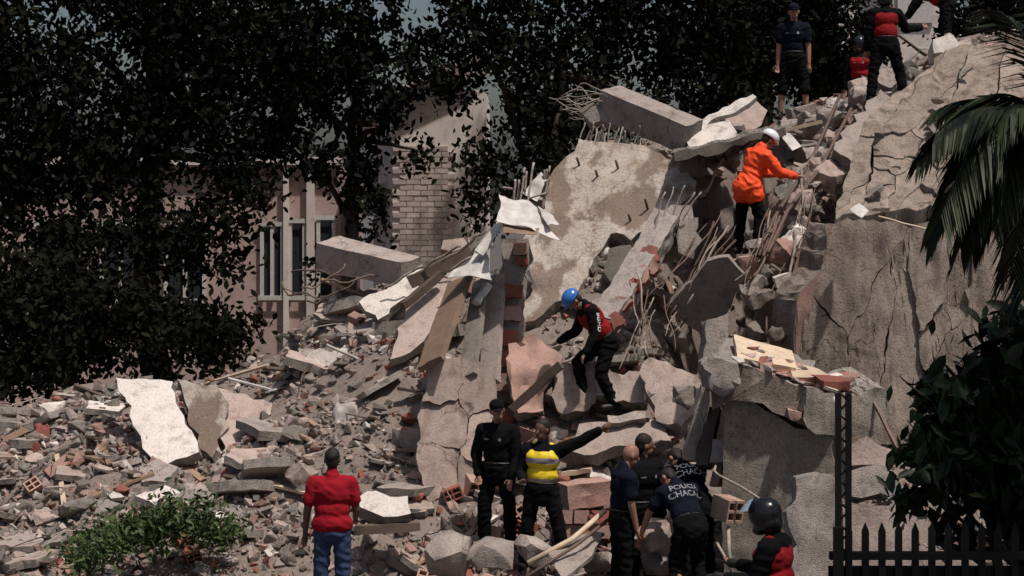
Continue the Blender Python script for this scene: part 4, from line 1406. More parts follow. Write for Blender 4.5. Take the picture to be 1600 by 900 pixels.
    # ---- eyes, mouth
    for sx in (1, -1):
        E = Soup()
        E.ell(hd + hf * 0.086 * s + HB[0] * 0.031 * s * sx + ht * 0.022 * s, 0.013 * s, 0.006 * s, 0.007 * s, HB, 8, 6)
        link('eye', mesh_from('eye', E.v, E.f, True), 'hair', root)
    # ---- hair
    if hair and not bald:
        E = Soup()
        E.ell(hd + ht * 0.042 * s - hf * 0.016 * s, 0.080 * s, 0.096 * s, 0.092 * s, HB)
        E.ell(hd - hf * 0.045 * s - ht * 0.01 * s, 0.074 * s, 0.058 * s, 0.075 * s, HB)
        kidm('hair', E, 0.012, 'hair', 0.006, 2)
    # ---- trousers
    E = Soup()
    E.ell(P0 + t * 0.03 * s, 0.163 * s * build + 0.014, 0.118 * s * build + 0.016, 0.13 * s, TB)
    E.ell(P0 - t * 0.05 * s, 0.15 * s * build, 0.13 * s * build, 0.14 * s, TB)
    for i in (0, 1):
        E.cap(J['hip', i], J['knee', i], 0.103 * s, 0.078 * s)
        kd = (J['ankle', i] - J['knee', i])
        end = J['knee', i] + kd * (0.12 if shorts else 0.93)
        E.cap(J['knee', i], end, 0.078 * s, 0.085 * s if shorts else 0.064 * s)
    trou = kidm('trousers', E, 0.013, bottom, 0.016)
    # ---- shoes
    for i, sx in enumerate((1, -1)):
        E = Soup()
        a = J['ankle', i]
        toe = a + V3((0.03 * sx, 0.165 * s, -0.04 * s))
        E.cap(a + V3((0, -0.035, -0.03 * s)), toe, 0.052 * s, 0.043 * s)
        E.cap(a + V3((0, -0.01, 0.05)), a + V3((0, -0.01, -0.02)), 0.05 * s, 0.05 * s)
        kidm('shoe', E, 0.012, 'leather')
    # ---- shirt or jacket
    E = Soup()
    torso(E, 0.026 if jacket else 0.021, False)
    if untucked:
        E.ell(P0 + t * 0.03 * s, 0.172 * s * build + 0.02, 0.13 * s * build + 0.02, 0.14 * s, TB)
    if jacket:
        E.ell(P0 + t * 0.02 * s, 0.20 * s * build, 0.165 * s * build, 0.16 * s, TB)
        E.ell(P0 - t * 0.05 * s, 0.20 * s * build, 0.18 * s * build, 0.17 * s, TB)
        for i in (0, 1):
            E.cap(J['hip', i], J['hip', i].lerp(J['knee', i], 0.32), 0.128 * s, 0.13 * s)
    for i in (0, 1):
        sh, el, wr = J['sh', i], J['el', i], J['wr', i]
        if sleeve == 'short':
            E.cap(sh, sh.lerp(el, 0.62), 0.078 * s, 0.072 * s)
        else:
            E.cap(sh, el, 0.083 * s, 0.066 * s)
            E.cap(el, el.lerp(wr, 0.93), 0.066 * s, 0.05 * s)
    shirt = kidm('jacket' if jacket else 'shirt', E, 0.012, top, 0.018 if jacket else 0.010)
    if belt and not jacket and not untucked:
        E = Soup()
        E.ell(P0 + t * 0.085 * s, 0.168 * s * build + 0.016, 0.120 * s * build + 0.02, 0.03 * s, TB)
        kidm('belt', E, 0.012, 'leather', 0, 4, trou)
    if vest:
        E = Soup()
        g = 0.034
        E.ell(P0 + t * 0.17 * s, 0.146 * s * build + g, 0.11 * s * build + g, 0.13 * s + g, TB)
        E.ell(chest + t * 0.02, 0.165 * s * build + g, 0.12 * s * build + g, 0.16 * s, TB)
        for sx in (1, -1):
            E.cap(chest + t * 0.05 * s + right * 0.10 * s * sx + fwd * 0.07 * s, P0 + t * 0.49 * s + right * 0.095 * s * sx, 0.075 * s, 0.052 * s)
            E.cap(P0 + t * 0.49 * s + right * 0.095 * s * sx, chest + t * 0.05 * s + right * 0.10 * s * sx - fwd * 0.05 * s, 0.052 * s, 0.08 * s)
        vo = kidm('vest', E, 0.011, vest, 0.007)
        if vest_mats:
            for k in vest_mats:
                vo.data.materials.append(M[k])
            for p in vo.data.polygons:
                h = (p.center - P0).dot(t) / s
                for lo, hi, mi in ((0.10, 0.14, 1), (0.315, 0.375, 1)):
                    if lo < h < hi:
                        p.material_index = mi
        surf = vo
    else:
        surf = shirt
    if gloves:
        for i in (0, 1):
            wr, f = J['wr', i], (J['wr', i] - J['el', i]).normalized()
            E = Soup()
            E.cap(wr - f * 0.03, wr + f * 0.08 * s, 0.036 * s, 0.042 * s)
            side = f.cross(V3((0, 1, 0)) if abs(f.y) < 0.9 else V3((0, 0, 1))).normalized()
            for q in range(4):
                a_ = wr + f * 0.085 * s + side * ((q - 1.5) * 0.021 * s)
                E.cap(a_, a_ + f * 0.075 * s, 0.0135 * s, 0.0115 * s, 8)
            E.cap(wr + f * 0.02 + side * 0.03, wr + f * 0.06 + side * 0.065, 0.017, 0.014, 8)
            kidm('glove', E, 0.0105, 'leather')
    # ---- headwear
    if headwear in ('rescue_blue', 'rescue_white'):
        mt = 'helmet_blue' if headwear == 'rescue_blue' else 'helmet_white'
        E = Soup()
        E.ell(hd + ht * 0.06 * s - hf * 0.005, 0.118 * s, 0.135 * s, 0.105 * s, HB)
        h = kidm('helmet', E, 0.012, mt, 0, 2)
        co = [v.co.copy() for v in h.data.vertices]
        for v, c in zip(h.data.vertices, co):      # flatten the underside into a rim
            z = (c - hd).dot(ht)
            if z < 0.03 * s:
                v.co = c + ht * (0.03 * s - z)
        E = Soup()
        E.ell(hd + ht * 0.035 * s + hf * 0.09 * s, 0.09 * s, 0.07 * s, 0.012 * s, HB)
        b_ = kidm('helmet_brim', E, 0.01, mt, 0, 1, h)
        E = Soup()
        E.cap(hd + ht * 0.03 * s + HB[0] * 0.085 * s, hd - ht * 0.09 * s + HB[0] * 0.03 + hf * 0.03, 0.01, 0.01)
        E.cap(hd + ht * 0.03 * s - HB[0] * 0.085 * s, hd - ht * 0.09 * s - HB[0] * 0.03 + hf * 0.03, 0.01, 0.01)
        link('chin_strap', mesh_from('chin_strap', E.v, E.f, True), 'leather', h)
    elif headwear in ('crash', 'crash_visor'):
        E = Soup()
        E.ell(hd + ht * 0.03 * s - hf * 0.012, 0.128 * s, 0.148 * s, 0.135 * s, HB)
        E.ell(hd - ht * 0.05 * s - hf * 0.03, 0.118 * s, 0.115 * s, 0.10 * s, HB)
        if headwear == 'crash_visor':
            E.ell(hd - ht * 0.085 * s + hf * 0.06, 0.095 * s, 0.075 * s, 0.05 * s, HB)
        h = kidm('helmet', E, 0.012, 'helmet_black', 0, 4)
        # raised visor
        verts, faces = [], []
        for k in range(2):
            for i in range(13):
                a = rad(-62 + 124 * i / 12)
                for j in range(4):
                    e = rad(22 + 13 * j) if headwear == 'crash_visor' else rad(2 + 13 * j)
                    rr_ = 0.158 * s + 0.004 * k
                    c_ = hd + ht * 0.03 * s
                    lift = 0.05 * s * max(0, (3 - j) / 3.0) if headwear == 'crash_visor' else 0
                    verts.append(c_ + (HB[0] * math.sin(a) * 0.87 + hf * math.cos(a)) * ((rr_ + lift) * math.cos(e)) + ht * (rr_ * math.sin(e)))
        for k in range(2):
            for i in range(12):
                for j in range(3):
                    q = [k * 52 + i * 4 + j, k * 52 + (i + 1) * 4 + j, k * 52 + (i + 1) * 4 + j + 1, k * 52 + i * 4 + j + 1]
                    faces.append(q if k else q[::-1])
        if headwear == 'crash_visor':
            link('visor', mesh_from('visor', verts, faces, True), 'visor', h)
    elif headwear == 'cap':
        E = Soup()
        E.ell(hd + ht * 0.06 * s - hf * 0.004, 0.088 * s, 0.106 * s, 0.075 * s, HB)
        h = kidm('cap', E, 0.012, top, 0, 2)
        E = Soup()
        E.ell(hd + ht * 0.045 * s + hf * 0.12 * s, 0.065 * s, 0.06 * s, 0.010 * s, HB)
        kidm('cap_visor', E, 0.009, top, 0, 1, h)
    # ---- badges and lettering, wrapped on the cloth
    if badges or texts:
        surf_bvh = BVHTree.FromPolygons([v.co for v in surf.data.vertices], [tuple(p.vertices) for p in surf.data.polygons])
        shirt_bvh = BVHTree.FromPolygons([v.co for v in shirt.data.vertices], [tuple(p.vertices) for p in shirt.data.polygons])

        def wrap(me, c, ux, uy, out, bvh, lift=0.004):
            for v in me.vertices:
                p = c + ux * v.co.x + uy * v.co.y
                hit = bvh.ray_cast(p + out * 0.3, -out)
                v.co = (hit[0] + out * lift) if hit[0] is not None else p + out * 0.05
            return me
        if badges:
            for k, (ax_, hz) in enumerate(((0.08, 0.36), (-0.08, 0.36))):
                me = mesh_from('badge', [((0.018 if k else 0.034) * math.cos(a), (0.021 if k else 0.009) * math.sin(a), 0) for a in (i * 0.6283 for i in range(10))], [tuple(range(10))])
                wrap(me, P0 + t * hz * s + right * ax_ * s, right, t, fwd, surf_bvh)
                link('badge', me, 'badge', surf)
        for (kind, txt, size, at, mt) in texts:
            cu = bpy.data.curves.new('lettering', 'FONT')
            cu.body = txt
            cu.size = size
            cu.align_x = 'CENTER'
            cu.align_y = 'CENTER'
            cu.space_line = 0.95
            cu.offset = size * 0.012
            to = bpy.data.objects.new('tmp', cu)
            COL.objects.link(to)
            me = bpy.data.meshes.new_from_object(to.evaluated_get(bpy.context.evaluated_depsgraph_get()))
            bpy.data.objects.remove(to)
            if kind == 'back':
                wrap(me, P0 + t * at[1] * s + right * at[0] * s, right, t, -fwd, shirt_bvh)
            elif kind == 'front':
                wrap(me, P0 + t * at[1] * s + right * at[0] * s, -right, t, fwd, surf_bvh)
            elif kind == 'sleeve':
                i = at[0]
                ax_ = (J['el', i] - J['sh', i]).normalized()
                c = J['sh', i].lerp(J['el', i], at[1])
                out = at[2]
                out = (V3(out) - ax_ * V3(out).dot(ax_)).normalized()
                wrap(me, c, ax_, out.cross(ax_).normalized(), out, shirt_bvh)
            if me.materials:
                me.materials.clear()
            link('lettering', me, mt, shirt if kind != 'front' else surf)
    return root


def stand(px, py_feet, d):
    return P(px, py_feet, d)


D = {}
# capped guard on top of the pile
person('capped guard in dark uniform and shorts standing on top of the pile', P(1240, 188, 28.6), 165, 1.84, head=(14, 15), shorts=True, headwear='cap', seed=1,
       legs=[((0.16, 0.02, -1), (0.1, 0, -1)), ((-0.16, 0.05, -1), (-0.08, -0.02, -1))], badges=True, skin='skin')
# red vest man, head above the picture
person('person in red vest and black trousers striding along the ridge, head out of picture', P(1384, 166, 27.6), 0, 1.8, top='cloth_black', vest='cloth_red', sleeve='long', seed=2, bend=6,
       legs=[((0.28, 0.1, -1), (0.16, -0.05, -1)), ((-0.2, 0, -1), (-0.12, -0.1, -1))], arms=[((0.5, 0.3, -0.7), (0.8, 0.3, 0.1)), ((-0.25, 0, -1), (-0.1, 0.2, -1))], headwear='crash')
# helmeted person half hidden behind the ridge
person('person in black crash helmet and black-red jacket half hidden behind the ridge', P(1344, 214, 31.2), 160, 1.7, top='cloth_black', vest='cloth_red', sleeve='long', headwear='crash', seed=3, badges=True,
       arms=[((0.2, 0.05, -1), (0.05, 0.2, -1)), ((-0.2, 0.05, -1), (-0.05, 0.3, -1))])
# bending person, top right
person('person in dark and red clothes bending on the ridge at top right', P(1478, 92, 30.6), 70, 1.75, bend=55, head=(20, 0), top='cloth_black', vest='cloth_red', sleeve='long', seed=4,
       arms=[((0.1, 0.5, -0.8), (0.1, 0.5, -0.7)), ((-0.1, 0.4, -0.9), (0, 0.5, -0.8))], headwear='crash')
# orange jacket
person('rescue worker in bright orange jacket and white helmet leaning into the rubble', P(1168, 398, 24.7), -62, 1.76, bend=20, lean=6, head=(30, -10), top='cloth_orange', jacket=True, sleeve='long', headwear='rescue_white', seed=5,
       arms=[((0.25, 0.5, -0.75), (0.1, 0.95, -0.15)), ((-0.1, 0.45, -0.8), (0.1, 0.95, -0.1))], legs=[((0.1, 0.25, -1), (0, -0.15, -1)), ((-0.05, -0.05, -1), (0, -0.15, -1))], skin='skin')
# blue helmet
person('rescue worker with blue helmet, red vest and lettered black sleeve climbing down the rubble', P(948, 640, 22.4), 105, 1.70, bend=33, lean=0, head=(42, 0), top='cloth_black', vest='cloth_red', sleeve='long', headwear='rescue_blue', seed=6,
       arms=[((0.1, 0.35, -0.9), (0.0, 0.9, -0.5)), ((-0.22, -0.05, -0.95), (-0.05, 0.5, -0.85))],
       legs=[((0.1, 0.75, -0.6), (0.0, -0.15, -1)), ((-0.08, 0.3, -1), (0, -0.45, -0.9))], texts=[('sleeve', 'BGHD', 0.085, (1, 0.5, (-0.9, -0.75, 0.25)), 'print_white')])
# capped policeman left
person('capped policeman in black with chest badges standing before the large beige slab', P(778, 862, 20.9), 158, 1.76, head=(22, 30), headwear='cap', top='cloth_black', seed=7, badges=True, sleeve='long', build=1.08,
       arms=[((0.3, -0.05, -0.9), (-0.25, 0.35, -0.8)), ((-0.22, 0.05, -1), (0.1, 0.45, -0.9))], legs=[((0.12, 0.1, -1), (0.04, -0.08, -1)), ((-0.12, 0.02, -1), (-0.02, -0.05, -1))])
# yellow vest
person('man in yellow reflective vest pointing up to the right', P(846, 892, 20.5), 170, 1.72, head=(6, -22), top='cloth_black', vest='hivis', vest_mats=['reflective'], sleeve='long', seed=8, build=1.06, lean=-2,
       arms=[((0.25, 0.1, -1), (-0.2, 0.75, -0.1)), ((-0.86, 0.05, 0.42), (-0.86, 0.02, 0.5))], legs=[((0.15, 0.02, -1), (0.1, -0.03, -1)), ((-0.26, 0.02, -1), (-0.16, -0.03, -1))], skin='skin_dark', badges=True)
# bald man
person('bald man in navy polo shirt seen from the side, arms hanging', P(972, 942, 19.6), -72, 1.72, head=(24, 0), bald=True, hair=False, top='cloth_navy', seed=9, build=1.08, bend=3,
       arms=[((0.1, 0.02, -1), (0.0, 0.22, -1)), ((-0.1, 0, -1), (0, 0.15, -1))], texts=[('sleeve', 'POLICIA', 0.03, (1, 0.1, (-0.6, -0.3, 0.6)), 'print_white')])
person('dark-haired man in black standing just behind the bald man', P(1003, 930, 20.3), -150, 1.80, head=(8, 70), top='cloth_black', sleeve='long', seed=10, build=1.1,
       arms=[((0.15, 0, -1), (0.0, 0.2, -1)), ((-0.18, 0, -1), (0, 0.2, -1))], badges=True)
# two bending policemen
person('farther of two bending policemen with white lettering across the shoulders', P(1090, 925, 19.9), 22, 1.76, bend=42, head=(35, 20), top='cloth_navy', sleeve='short', seed=11, build=1.12,
       arms=[((0.1, 0.5, -0.85), (0, 0.6, -0.7)), ((-0.2, 0.55, -0.8), (-0.1, 0.5, -0.8))], legs=[((0.1, 0.12, -1), (0, -0.2, -1)), ((-0.12, 0.05, -1), (0, -0.15, -1))],
       texts=[('back', 'POLICIA\nCHACAO', 0.10, (0.03, 0.40), 'print_white')])
person('nearer of two bending policemen, lower, with faint white lettering on his back', P(1080, 952, 19.2), 24, 1.70, bend=40, head=(45, 25), top='cloth_navy', sleeve='short', seed=12, build=1.12,
       arms=[((0.1, 0.55, -0.8), (0, 0.6, -0.7)), ((-0.45, 0.35, -0.85), (-0.2, 0.3, -0.9))], legs=[((0.12, 0.3, -0.95), (0, -0.4, -0.9)), ((-0.14, 0.2, -0.97), (0, -0.35, -0.9))],
       texts=[('back', 'POLICIA\nCHACAO', 0.095, (0.02, 0.38), 'badge')])
# crash helmet in front
person('person in black crash helmet with raised visor and red vest, beside the stucco wall', P(1218, 1118, 14.8), 62, 1.74, bend=6, head=(18, 8), top='cloth_black', vest='cloth_red', sleeve='long', headwear='crash_visor', seed=13, gloves=True, hair=False,
       arms=[((0.1, 0.45, -0.9), (0.05, 0.95, 0.1)), ((-0.12, 0.3, -1), (0.0, 0.95, 0.05))])
# man in red polo
person('man in red polo shirt and blue jeans seen from behind, facing the rubble', P(519, 962, 19.4), 4, 1.78, head=(4, 0), top='cloth_polo', bottom='cloth_denim', untucked=True, seed=14, build=1.16,
       arms=[((0.22, 0.12, -1), (-0.05, 0.75, -0.5)), ((-0.25, 0.02, -1), (-0.1, 0.35, -1))], skin='skin_dark')
# ================================================================ BUILDINGS, TREES, PALM, FENCE
def box_obj(name, x0, x1, y0, y1, z0, z1, mat, parent=None, bev=0.0):
    bm = bmesh.new()
    box_bm(bm, ((x0 + x1) / 2, (y0 + y1) / 2, (z0 + z1) / 2), x1 - x0, y1 - y0, z1 - z0)
    if bev:
        bmesh.ops.bevel(bm, geom=bm.edges[:], offset=bev, segments=1, affect='EDGES')
    me = bm_mesh(name, bm)
    me.materials.append(M[mat])
    if parent is not None:
        rebase(me, parent.location)
    return link(name, me, None, parent)


def X(px, d):
    return (px - 800) / FPX * d


def Z(py, d):
    return HC - (py - HOR) / FPX * d


def window(parent, px0, px1, py0, py1, d, mull=2):
    x0, x1, z0, z1 = X(px0, d), X(px1, d), Z(py1, d), Z(py0, d)
    w = box_obj('window', x0, x1, d - 0.03, d + 0.1, z0, z1, 'glass_dark', parent)
    o = parent.location
    for k in range(mull + 1):
        xx = x0 + (x1 - x0) * k / mull
        box_obj('window_frame', xx - 0.04, xx + 0.04, d - 0.10, d - 0.035, z0 - 0.04, z1 + 0.04, 'frame_white', parent).parent = w
    for zz in (z0, z1):
        box_obj('window_frame', x0 - 0.08, x1 + 0.08, d - 0.12, d - 0.102, zz - 0.05, zz + 0.05, 'frame_white', parent).parent = w


# pink house, left volume and gabled right volume
D1 = 40.0
h1 = empty('pink_house', (X(470, D1), D1, 0), 'dim pink plaster house with tall windows behind trees on the left', 'house')
box_obj('wall', X(-260, D1), X(532, D1), D1, D1 + 6, 0, Z(250, D1), 'house_plaster', h1)
for a in (60, 160, 260):
    window(h1, a, a + 60, 350, 470, D1, 2)
window(h1, 410, 442, 350, 465, D1, 2)
window(h1, 454, 476, 345, 465, D1, 1)
window(h1, 498, 522, 340, 465, D1, 1)
box_obj('cornice', X(-262, D1), X(534, D1), D1 - 0.2, D1 - 0.003, Z(258, D1), Z(246, D1), 'house_white', h1)
box_obj('pillar', X(444, D1), X(452, D1), D1 - 0.16, D1 - 0.004, 0, Z(262, D1), 'house_white', h1)
box_obj('pillar', X(480, D1), X(492, D1), D1 - 0.16, D1 - 0.004, 0, Z(262, D1), 'house_white', h1)
D2 = 38.0
h2 = empty('gable_house', (X(640, D2), D2, 0), 'white house corner with brick-faced side seen through the foliage', 'house')
xg0, xg1, xr = X(575, D2), X(613, D2), X(760, D2)
me = mesh_from('wall', [Vector(v) - h2.location for v in [(xg0, D2 + 1.5, 0), (xg1, D2, 0), (xg1, D2, Z(160, D2)), (xg0, D2 + 1.5, Z(200, D2 + 1.5)), (xg0, D2 + 6, 0), (xg1, D2 + 6, 0), (xg1, D2 + 6, Z(160, D2)), (xg0, D2 + 6, Z(200, D2 + 1.5))]],
               [(0, 1, 2, 3), (5, 4, 7, 6), (4, 0, 3, 7), (1, 5, 6, 2), (3, 2, 6, 7), (1, 0, 4, 5)])
me.materials.append(M['house_white'])
link('wall', me, None, h2)
box_obj('backing', xg1 + 0.004, xr, D2 + 0.022, D2 + 5.9, 0, Z(140, D2), 'house_white', h2)
# brick courses of the side, each brick its own piece
bw, bh = 0.29, 0.115
bmn = bmesh.new()
box_bm(bmn, (0, 0, 0), bw - 0.02, 0.13, bh - 0.018)
bme = bm_mesh('brick', bmn)
bme.materials.append(M['house_brick'] if 'house_brick' in M else masonry('house_brick', (0.52, 0.43, 0.40), stain=(0.44, 0.35, 0.32), bump=0.3, speck=0.3, vary=0.16))
rr = random.Random(4)
cnt = 0
z = Z(440, D2)
row = 0
while z < Z(230, D2):
    x = xg1 + 0.15 + (bw / 2 if row % 2 else 0)
    while x < X(705, D2) and cnt < 300:
        b = link('brick', bme, None, h2)
        b.location = Vector((x, D2 + 0.06 + rr.uniform(-.008, .008), z)) - h2.location
        x += bw
        cnt += 1
    z += bh
    row += 1
window(h2, 594, 608, 290, 350, D2 + 0.55, 1)
rfx = mesh_from('roof', [Vector(v) - h2.location for v in [(xg0 - 0.3, D2 + 1.2, Z(204, D2 + 1.2)), (xg1, D2 - 0.3, Z(150, D2)), (xr, D2 - 0.3, Z(80, D2)), (xr, D2 + 6, Z(80, D2)), (xg0 - 0.3, D2 + 6, Z(204, D2 + 1.2)), (xg0 - 0.3, D2 + 1.2, Z(196, D2 + 1.2)), (xg1, D2 - 0.3, Z(142, D2)), (xr, D2 - 0.3, Z(72, D2)), (xr, D2 + 6, Z(72, D2)), (xg0 - 0.3, D2 + 6, Z(196, D2 + 1.2))]],
                [(0, 1, 2, 3, 4), (9, 8, 7, 6, 5), (0, 5, 6, 1), (1, 6, 7, 2), (2, 7, 8, 3), (3, 8, 9, 4), (4, 9, 5, 0)])
rfx.materials.append(M['house_white'])
link('roof', rfx, None, h2)
# pale building behind, top right
D3 = 44.0
h3 = empty('white_building', (X(1400, D3), D3, 0), 'white building with framed panel behind the red-vested man', 'building')
box_obj('wall', X(1310, D3), X(1490, D3), D3, D3 + 6, 0, Z(75, D3), 'house_white', h3)
box_obj('panel', X(1402, D3), X(1458, D3), D3 - 0.06, D3 - 0.003, Z(36, D3), Z(-40, D3), 'frame_white', h3)
box_obj('upper_wall', X(1395, D3), X(1490, D3), D3 + 0.02, D3 + 5.9, Z(75, D3) + 0.003, Z(-200, D3), 'house_white', h3)
for a in (1312, 1330):
    box_obj('column', X(a, D3), X(a + 10, D3), D3 + 0.3, D3 + 0.6, Z(75, D3) + 0.003, Z(-200, D3), 'house_white', h3)


def leaf_mesh(name, C, size, rr, aspect=0.5, droop=0.0, fold=0.25, mat='leaf_far'):
    """many single leaves: C = Nx3 centres; each leaf 6 points, folded along the midrib"""
    N = len(C)
    g = np.random.default_rng(rr)
    d = g.normal(size=(N, 3))
    d[:, 2] -= droop
    d /= np.linalg.norm(d, axis=1, keepdims=True)
    q = g.normal(size=(N, 3))
    s = np.cross(d, q)
    s /= np.linalg.norm(s, axis=1, keepdims=True)
    n = np.cross(s, d)
    L_ = size * g.uniform(0.6, 1.35, (N, 1))
    W = L_ * aspect * 0.5
    pts = np.stack([C - d * L_ * 0.5, C - d * L_ * 0.1 + s * W + n * W * fold, C + d * L_ * 0.28 + s * W * 0.7 + n * W * fold, C + d * L_ * 0.5,
                    C + d * L_ * 0.28 - s * W * 0.7 + n * W * fold, C - d * L_ * 0.1 - s * W + n * W * fold], axis=1)
    V = pts.reshape(-1, 3)
    base = (np.arange(N) * 6)[:, None]
    f = np.concatenate([base + np.array([[0, 1, 2, 3]]), base + np.array([[0, 3, 4, 5]])], axis=1).reshape(-1, 4)
    me = bpy.data.meshes.new(name)
    me.vertices.add(len(V))
    me.vertices.foreach_set('co', V.ravel())
    me.loops.add(f.size)
    me.loops.foreach_set('vertex_index', f.ravel().astype(np.int32))
    me.polygons.add(len(f))
    me.polygons.foreach_set('loop_start', (np.arange(len(f)) * 4).astype(np.int32))
    me.update(calc_edges=True)
    me.materials.append(M[mat])
    return me


def blob_points(blobs, n, seed, clump=0.34, per=40):
    """leaf positions gathered into twigs-full clumps inside a set of ellipsoids"""
    g = np.random.default_rng(seed)
    vol = np.array([b[1] * b[2] * b[3] for b in blobs])
    w = vol ** 0.75
    w /= w.sum()
    nc = n // per
    k = g.choice(len(blobs), nc, p=w)
    u = g.normal(size=(nc, 3))
    u /= np.linalg.norm(u, axis=1, keepdims=True)
    r = g.uniform(0, 1, (nc, 1)) ** (1 / 2.2)
    c = np.array([list(b[0]) for b in blobs])[k] + u * r * np.array([[b[1], b[2], b[3]] for b in blobs])[k]
    pts = np.repeat(c, per, axis=0) + g.normal(size=(nc * per, 3)) * clump * g.uniform(0.5, 1.2, (nc, 1)).repeat(per, 0)
    return pts, c


def tree(label, base, top, blobs, n, seed, leaf=0.16, mat='leaf_far', trunk_r=0.22, group=None, name='tree', clump=0.34, limbs=7, aspect=0.5):
    base = Vector(base)
    root = empty(name, base, label, 'tree', group)
    pts, c = blob_points(blobs, n, seed, clump)
    me = leaf_mesh('crown', pts, leaf, seed, aspect=aspect, droop=0.5, mat=mat)
    rebase(me, base)
    link('crown', me, None, root)
    top = Vector(top)
    tm = tube_mesh('trunk', bent(base, top, seed, 0, 0.06, 10), trunk_r, 10, trunk_r * 0.4)
    rebase(tm, base)
    link('trunk', tm, 'bark', root)
    rr = random.Random(seed)
    for i in range(limbs):
        b = blobs[i % len(blobs)]
        a = base.lerp(top, rr.uniform(0.55, 0.98))
        e = Vector(b[0]) + Vector((rr.uniform(-.4, .4) * b[1], rr.uniform(-.4, .4) * b[2], rr.uniform(-.3, .4) * b[3]))
        lm = tube_mesh('limb', bent(a, e, seed * 10 + i, -0.05, 0.12, 8), trunk_r * 0.38, 7, trunk_r * 0.08)
        rebase(lm, base)
        link('limb', lm, 'bark', root)
    return root


def B(px, py, d, rx, ry, rz):
    """blob: centre from photo, radii in px (x, z) and metres (depth)"""
    return (P(px, py, d), rx / FPX * d, ry, rz / FPX * d)


# the dark trees along the back
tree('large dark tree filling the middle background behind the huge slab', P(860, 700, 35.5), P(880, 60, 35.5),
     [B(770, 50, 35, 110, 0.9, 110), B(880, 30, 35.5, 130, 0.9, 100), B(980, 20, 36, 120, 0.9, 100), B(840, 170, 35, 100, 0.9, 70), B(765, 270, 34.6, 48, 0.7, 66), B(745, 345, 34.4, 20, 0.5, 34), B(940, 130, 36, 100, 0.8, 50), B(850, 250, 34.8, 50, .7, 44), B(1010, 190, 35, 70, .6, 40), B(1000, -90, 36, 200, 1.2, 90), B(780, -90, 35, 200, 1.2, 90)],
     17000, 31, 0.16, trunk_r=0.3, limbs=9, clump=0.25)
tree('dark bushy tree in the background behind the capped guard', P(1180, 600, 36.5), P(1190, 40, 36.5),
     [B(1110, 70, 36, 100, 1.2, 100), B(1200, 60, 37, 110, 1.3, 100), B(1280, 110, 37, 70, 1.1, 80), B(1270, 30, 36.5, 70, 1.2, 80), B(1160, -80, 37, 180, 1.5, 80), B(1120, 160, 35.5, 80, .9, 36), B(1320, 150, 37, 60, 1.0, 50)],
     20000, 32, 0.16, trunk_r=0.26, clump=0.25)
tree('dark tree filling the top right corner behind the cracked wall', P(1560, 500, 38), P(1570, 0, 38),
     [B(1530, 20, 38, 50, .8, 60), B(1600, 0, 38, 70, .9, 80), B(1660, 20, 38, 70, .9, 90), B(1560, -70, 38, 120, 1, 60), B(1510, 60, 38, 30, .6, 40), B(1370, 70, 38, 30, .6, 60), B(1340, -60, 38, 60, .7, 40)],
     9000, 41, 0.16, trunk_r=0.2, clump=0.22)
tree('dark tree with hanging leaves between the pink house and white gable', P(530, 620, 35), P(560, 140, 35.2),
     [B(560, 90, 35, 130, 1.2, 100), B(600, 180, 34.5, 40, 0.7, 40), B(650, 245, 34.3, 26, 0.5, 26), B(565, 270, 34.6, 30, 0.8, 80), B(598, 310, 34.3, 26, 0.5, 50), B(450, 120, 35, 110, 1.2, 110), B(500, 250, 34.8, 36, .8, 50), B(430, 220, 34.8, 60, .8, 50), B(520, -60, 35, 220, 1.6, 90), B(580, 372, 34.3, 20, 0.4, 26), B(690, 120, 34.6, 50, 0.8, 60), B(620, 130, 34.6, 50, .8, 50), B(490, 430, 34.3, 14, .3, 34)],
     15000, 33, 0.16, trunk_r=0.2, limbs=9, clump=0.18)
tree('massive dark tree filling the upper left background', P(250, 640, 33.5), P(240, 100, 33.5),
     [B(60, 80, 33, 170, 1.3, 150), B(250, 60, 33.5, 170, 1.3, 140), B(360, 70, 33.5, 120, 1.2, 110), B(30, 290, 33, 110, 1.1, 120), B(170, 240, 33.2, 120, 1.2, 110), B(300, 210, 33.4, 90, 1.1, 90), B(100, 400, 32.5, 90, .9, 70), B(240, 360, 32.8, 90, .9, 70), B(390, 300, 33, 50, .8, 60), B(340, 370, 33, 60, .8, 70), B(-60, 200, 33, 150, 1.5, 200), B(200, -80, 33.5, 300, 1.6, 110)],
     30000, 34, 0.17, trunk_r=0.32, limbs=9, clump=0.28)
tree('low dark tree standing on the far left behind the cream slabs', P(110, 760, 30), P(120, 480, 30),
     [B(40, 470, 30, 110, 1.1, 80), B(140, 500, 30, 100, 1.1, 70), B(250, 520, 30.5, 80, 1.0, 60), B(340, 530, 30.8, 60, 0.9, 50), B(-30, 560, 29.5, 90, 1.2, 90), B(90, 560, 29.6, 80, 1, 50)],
     13000, 35, 0.15, trunk_r=0.16, limbs=8, clump=0.25)

